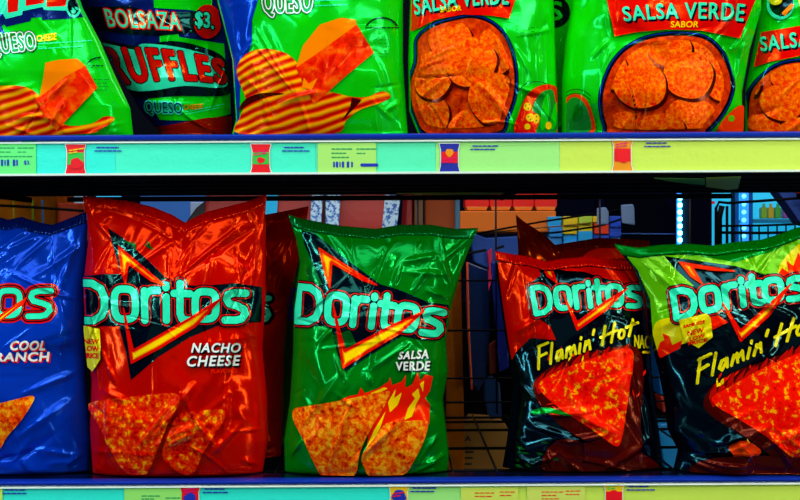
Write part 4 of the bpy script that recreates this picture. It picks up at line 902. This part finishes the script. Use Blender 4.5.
for ci, (xa_, xb_) in enumerate(colsx):
    zz = float(tz)
    for rk in range(4):
        h = .0168 + .003*((ci*3+rk*5) % 4 - 1); xq, _ = W([xa_, xb_], [250, 250], oy2)
        o_ = MB().box(float(xq[0])+.001*((rk*7+ci) % 3), float(xq[1])-.001*((rk+ci) % 2), oy2-.03-.004*((rk+ci*2) % 3), oy2+.08, zz, zz+h).build('snack_carton', M('carton_%d' % pick[ci][rk], cols[pick[ci][rk]], .45, bump=.3, bscale=50), None, (float(xq.mean()), oy2, zz), .001)
        tag(o_, '%s carton %s of the carton pile, %s' % (names[pick[ci][rk]], pos[ci], rows_[rk]), 'carton', 'cartons across the aisle'); zz += h + .0004

# wire rods with clear price clips (a shelf hook seen edge on)
cy = .85
t = empty('display_hook', (float(W(560, 225, cy)[0]), cy, float(W(560, 225, cy)[1])), 'black wire display hook pointing right with two pale clips', 'display hook')
o0 = t.location[:]
def tub(pts, y, r_=.0022):
    q = P2(pts, y); return MB().tube([(a, y, c_) for a, c_ in q], r_, 8)
tub([(455, 240), (480, 233), (540, 222), (600, 213), (634, 207)], cy, .0020).build('upper_rod', black, t, o0, smooth=True)
tub([(455, 246), (500, 238), (560, 232), (600, 226), (622, 219), (628, 214)], cy, .0020).build('lower_rod', black, t, o0, smooth=True)
tub([(480, 233), (560, 226), (600, 222)], cy+.02, .0014).build('middle_rod', M('olive_rod', (.25, .12, .0), .4), t, o0, smooth=True)
clipm = M('clip_plastic', (.25, .45, .9), .3, emit=(.1, .3, .9), es=.0)
slab('price_clip', [(597, 208), (606, 207), (609, 212), (609, 224), (597, 225)], cy-.01, .004, clipm, parent=t, org=o0)
slab('price_clip', [(621, 205), (633, 204), (634.5, 208), (635, 225), (622, 223)], cy-.01, .004, clipm, parent=t, org=o0)
t = empty('display_hook', (float(W(470, 250, .53)[0]), .53, float(W(470, 250, .53)[1])), 'short black hook rod beside the blue cloth', 'display hook'); o0 = t.location[:]
tub([(466, 254), (486, 250)], .53).build('rod', black, t, o0); tub([(495, 249), (504, 246)], .53).build('rod_tip', black, t, o0)

# far cooler
cyl = 2.2
dk = M('cooler_dark', (.0004, .001, .008), .8, ior=1.1)
c0 = empty('drinks_cooler', (float(W(670, 420, cyl)[0]), cyl, float(W(670, 420, cyl)[1])), 'dark drinks cooler with a blue LED strip beyond the shelves', 'cooler'); o0 = c0.location[:]
slab('cabinet_back', [(600, 150), (712, 150), (712, 420), (600, 420)], cyl+.2, .1, M('cooler_panel', (.0005, .002, .03), .8, ior=1.1), parent=c0, org=o0)
slab('side_column', [(690, 150), (712, 150), (712, 420), (690, 420)], cyl-.05, .2, dk, parent=c0, org=o0)
slab('dark_door', [(606, 196), (660, 196), (668, 200), (673, 212), (676, 240), (676, 252), (606, 252)], cyl+.1, .03, M('cooler_door', (.0003, .0006, .004), .8, ior=1.1), parent=c0, org=o0, bev=.004)
slab('shelf_line', [(606, 233), (676, 233.4), (676, 234.4), (606, 234)], cyl+.09, .01, M('line_blue', (.0, .06, .3), .4), parent=c0, org=o0, bev=0)
led = mat('led_emit', (.4, .8, 1), emit=(.10, .55, 1), es=9.0)
def leds(px, parent, org, y, ys, m, r0=.010):
    q = slab('led_channel', [(px-4, 190), (px+4, 190), (px+4, 262), (px-4, 262)], y, .01, mat('led_strip', (.1, .3, .8), .4, emit=(.0, .22, 1), es=.9), parent=parent, org=org)
    for yy in ys:
        x, z = W(px, yy, y-.012); bm_ = MB(); n = 10
        pts = []
        for a in range(5):
            th = PI*a/4
            for b2 in range(n): pts.append((float(x) + r0*math.sin(th)*math.cos(2*PI*b2/n), y-.004 - .0 + r0*.6*math.sin(th)*0 + .0, float(z) + r0*math.sin(th)*math.sin(2*PI*b2/n)))
        # small dome lens
        v = [(float(x), y-.012, float(z))]; f = []
        for a, (rr, yy2) in enumerate(((.5, y-.010), (.85, y-.006), (1, y-.0005))):
            v += [(float(x) + r0*rr*math.cos(2*PI*b2/n), yy2, float(z) + r0*rr*math.sin(2*PI*b2/n)) for b2 in range(n)]
        f += [(0, 1+(j+1) % n, 1+j) for j in range(n)]
        for a in range(2): f += [(1+a*n+j, 1+a*n+(j+1) % n, 1+(a+1)*n+(j+1) % n, 1+(a+1)*n+j) for j in range(n)]
        bm_.add(v, f); bm_.build('led_lamp', m, parent, org)
leds(681, c0, o0, cyl+.05, [198 + 7*k for k in range(9)], led, .0085)
# bright freezer case
fz = empty('freezer_case', (float(W(760, 420, 2.6)[0]), 2.6, float(W(760, 420, 2.6)[1])), 'bright lit freezer case with shelves of products at the far right', 'freezer case'); o0 = fz.location[:]
lit = mat('case_backlight', (.05, .5, .7), emit=(.01, .42, .72), es=.75)
slab('lit_back', [(708, 170), (815, 170), (815, 420), (708, 420)], 2.85, .03, lit, parent=fz, org=o0)
slab('door_frame', [(706, 170), (709, 170), (709, 420), (706, 420)], 2.5, .1, dk, parent=fz, org=o0)
slab('door_frame', [(735, 170), (739, 170), (739, 420), (735, 420)], 2.6, .05, M('frame_blue', (.0, .12, .4), .3), parent=fz, org=o0)
slab('door_frame', [(750, 170), (753, 170), (753, 420), (750, 420)], 2.6, .05, M('frame_blue', (.0, .12, .4), .3), parent=fz, org=o0)
slab('case_shelf', [(752, 219), (815, 219), (815, 222), (752, 222)], 2.62, .2, M('case_shelf', (.02, .3, .6), .4), parent=fz, org=o0)
leds(745, fz, o0, 2.58, [196 + 8*k for k in range(9)], mat('led_soft', (.4, .8, 1), emit=(.1, .7, 1), es=2.2), .0075)
for k, (x, c, nmx) in enumerate(((762, (.30, .70, .05), 'lime'), (769, (.80, .60, .05), 'yellow'), (776, (.10, .60, .10), 'green'), (784, (.4, .1, .5), 'purple'), (791, (.5, .5, .05), 'olive'))):
    t = empty('bottle', (float(W(x+2.5, 219, 2.66)[0]), 2.66, float(W(400, 219, 2.66)[1])), '%s bottle on the lit freezer case shelf' % nmx, 'bottle', 'bottles in the freezer case')
    slab('bottle_body', [(x, 207), (x+5, 207), (x+5.4, 209), (x+5.4, 218.4), (x-.4, 218.4), (x-.4, 209)], 2.645, .03, M('bottle_%d' % k, c, .3), parent=t, org=t.location[:], bev=.004)
    slab('bottle_neck', [(x+1.6, 203.5), (x+3.4, 203.5), (x+3.6, 207), (x+1.4, 207)], 2.652, .014, M('bottle_%d' % k, c, .3), parent=t, org=t.location[:], bev=.001)
slab('dark_sign', [(708, 201), (715, 201), (715, 204), (708, 204)], 2.45, .01, M('sign_red', (.6, .02, .05), .4, emit=(.8, .02, .05), es=.3), 'small red sign on the freezer door', 'sign')
slab('denim_jacket', [(775, 188), (840, 188), (840, 240), (800, 222), (788, 205)], 1.5, .06, M('denim', (.01, .05, .30), .8, bump=.6, bscale=80), 'diagonal dark denim cloth at the upper right edge', 'cloth')
slab('red_banner', [(790, 188), (850, 188), (850, 640), (820, 640), (812, 210), (800, 196)], 1.45, .01, M('banner_red', (.35, .01, .0), .5), 'dark red corner of a banner at the upper right edge', 'banner')
# shopping basket
by = .95
t = empty('wire_basket', (float(W(765, 262, by)[0]), by, float(W(765, 262, by)[1])), 'black wire shopping basket with curved rim at the right', 'basket'); o0 = t.location[:]
tub([(716, 262), (716, 208), (719, 202), (728, 203), (760, 201), (800, 198), (860, 195)], by, .0030).build('rim_wire', black, t, o0, smooth=True)
tub([(722, 206), (719, 218), (719, 262)], by-.01, .0060).build('handle_post', black, t, o0, smooth=True)
tub([(727, 206), (727, 262)], by, .0028).build('handle_post', black, t, o0, smooth=True)
tub([(716, 226), (760, 225.5), (860, 222)], by, .0024).build('side_wire', black, t, o0, smooth=True)
tub([(716, 232.5), (760, 233), (860, 231)], by, .0030).build('side_wire', black, t, o0, smooth=True)
for k in range(14): tub([(732+9*k, 225.5), (732.5+9*k, 262)], by+.004, .0016).build('upright_wire', black, t, o0)
tub([(716, 262), (860, 262)], by, .003).build('side_wire', black, t, o0, smooth=True)
# far left
slab('cardboard_box', [(-40, 186), (58, 192), (58, 240), (-40, 240)], .80, .10, card, 'brown cardboard box beyond the blue bag at the far left', 'cardboard box')
slab('cardboard_box', [(57, 203), (84, 203), (84, 240), (57, 240)], .78, .10, M('box_orange', (.75, .05, .0), .6), 'orange red box right of the brown one at the far left', 'cardboard box')
for k, (x, c) in enumerate(((12, (.45, .35, .0)), (31, (.2, .4, .0)), (41, (.0, .2, .5)))):
    slab('shelf_divider', [(x, 200), (x+1.6, 200), (x+2.4, 232), (x+.8, 232)], .74, .006, M('divider_%d' % k, c, .5), '%s thin shelf divider in front of the brown box' % ('yellow', 'green', 'blue')[k], 'divider', 'shelf dividers')
slab('white_poster', [(52, 186), (86, 186), (86, 470), (58, 470)], 1.1, .01, M('poster_pale', (.35, .60, .9), .5), 'pale poster with green stripe beyond the blue bag', 'poster')
slab('green_poster', [(58, 186), (64, 186), (66, 470), (60, 470)], 1.05, .01, M('poster_green', (.05, .6, .05), .5), 'narrow green card in front of the pale poster', 'card')
t = empty('display_hook', (float(W(20, 206, .55)[0]), .55, float(W(20, 206, .55)[1])), 'long black rod crossing in front of the brown box at the far left', 'display hook'); o0 = t.location[:]
tub([(-30, 204), (30, 207), (84, 211)], .55, .0024).build('rod', black, t, o0, smooth=True)
slab('hook_holder', [(-30, 200), (-26, 200), (-26, 640), (-30, 640)], .547, .006, black, parent=t, org=o0)
slab('rod_cap', [(-10, 190), (16, 192), (18, 196), (10, 199), (-10, 198)], .545, .01, black, parent=t, org=o0)
slab('cyan_sign', [(96, 188), (120, 188), (120, 440), (96, 440)], 1.9, .02, M('cyan_panel', (.05, .45, .8), .4, emit=(.02, .4, .8), es=.6), 'lit cyan panel above the notch of the red bag', 'lit panel')
slab('display_board', [(140, 186), (212, 186), (212, 450), (140, 450)], 1.9, .02, M('blue_wall', (.01, .13, .55), .5), 'blue wall panel seen over the notch of the red bag', 'panel')
slab('white_card', [(190, 202), (206, 202), (204, 214), (200, 470), (190, 470)], 1.0, .01, M('card_pale', (.35, .45, .7), .5), 'pale card in front of the blue wall panel', 'card')
slab('curved_stand', [(186, 222), (196, 208), (206, 200), (214, 203), (206, 218), (206, 500), (186, 500)], .70, .03, M('cap_black', (.006, .006, .02), .5), 'black curved stand beside the pale card', 'stand')

# the store room itself
st = lambda o: tag(o, kind='structure')
st(MB().box(-4, 4, -3, 4.2, FL-.05, FL).build('floor', M('store_floor', (.02, .03, .06), .3)))
st(MB().box(-4, 4, 4.2, 4.3, FL, 2.2).build('wall_back', M('store_wall', (.001, .003, .02), .8, ior=1.15)))
st(MB().box(-4, 4, -3, 4.2, 2.2, 2.25).build('ceiling', M('store_ceiling', (.05, .06, .08), .8)))

# ------------------------------------------------------------------ light
def area(name, loc, tgt, size, e, col):
    l = bpy.data.lights.new(name, 'AREA'); l.shape = 'RECTANGLE'; l.size, l.size_y = size; l.energy = e; l.color = col
    o = bpy.data.objects.new(name, l); C.objects.link(o); o.location = loc
    import mathutils
    d = mathutils.Vector(tgt) - mathutils.Vector(loc); o.rotation_euler = d.to_track_quat('-Z', 'Y').to_euler(); return o
area('ceiling_panel_light', (0, -.62, 1.75), (0, -.1, 0), (2.8, .5), 30, (.95, 1, .97))
area('ceiling_panel_light', (-.1, -1.5, 1.75), (0, 0, 0), (2.6, .4), 11, (.95, 1, .97))
area('streak_light', (-.9, -1.0, .75), (0, 0, -.1), (1.1, .012), 5.5, (.8, 1, 1))  # pair of thin lamps added to draw streaks on the foil creases
area('streak_light', (.9, -1.0, .75), (0, 0, -.1), (1.1, .012), 5.5, (1, .95, .7))
area('side_streak_light', (-1.3, -.8, .1), (-.1, 0, 0), (.012, 1.3), 5.0, (.7, 1, 1))  # upright thin lamps at the sides, added for more crease streaks
area('side_streak_light', (1.3, -.8, .1), (.1, 0, 0), (.012, 1.3), 5.0, (1, 1, .7))
area('aisle_fill_light', (0, -2.6, .1), (0, 0, 0), (3.0, 1.2), 1.5, (1, .95, .9))
hs = empty('added_light_bar', (0, .45, ZU-.0458), 'added slim light bar under the back of the upper shelf', 'light bar')  # added to brighten the dark gap; the shelf has no such lamp
MB().box(-.5, .5, .440, .452, ZU-.0530, ZU-.0460).build('added_housing', under, hs, hs.location[:])
area('added_bar_light', (0, .456, ZU-.050), (0, .70, -.20), (.98, .006), .5, (1, .9, .8))
area('far_aisle_light', (.2, .66, 1.3), (.1, 1.6, -.1), (2.0, .2), 8, (1, .95, .9))
w = bpy.data.worlds.new('store'); w.use_nodes = True; bpy.context.scene.world = w
w.node_tree.nodes['Background'].inputs[0].default_value = (.02, .03, .06, 1); w.node_tree.nodes['Background'].inputs[1].default_value = .6
vs = bpy.context.scene.view_settings; vs.view_transform = 'Standard'; vs.look = 'None'; vs.exposure = 0.25; vs.gamma = 1; vs.use_curve_mapping = False
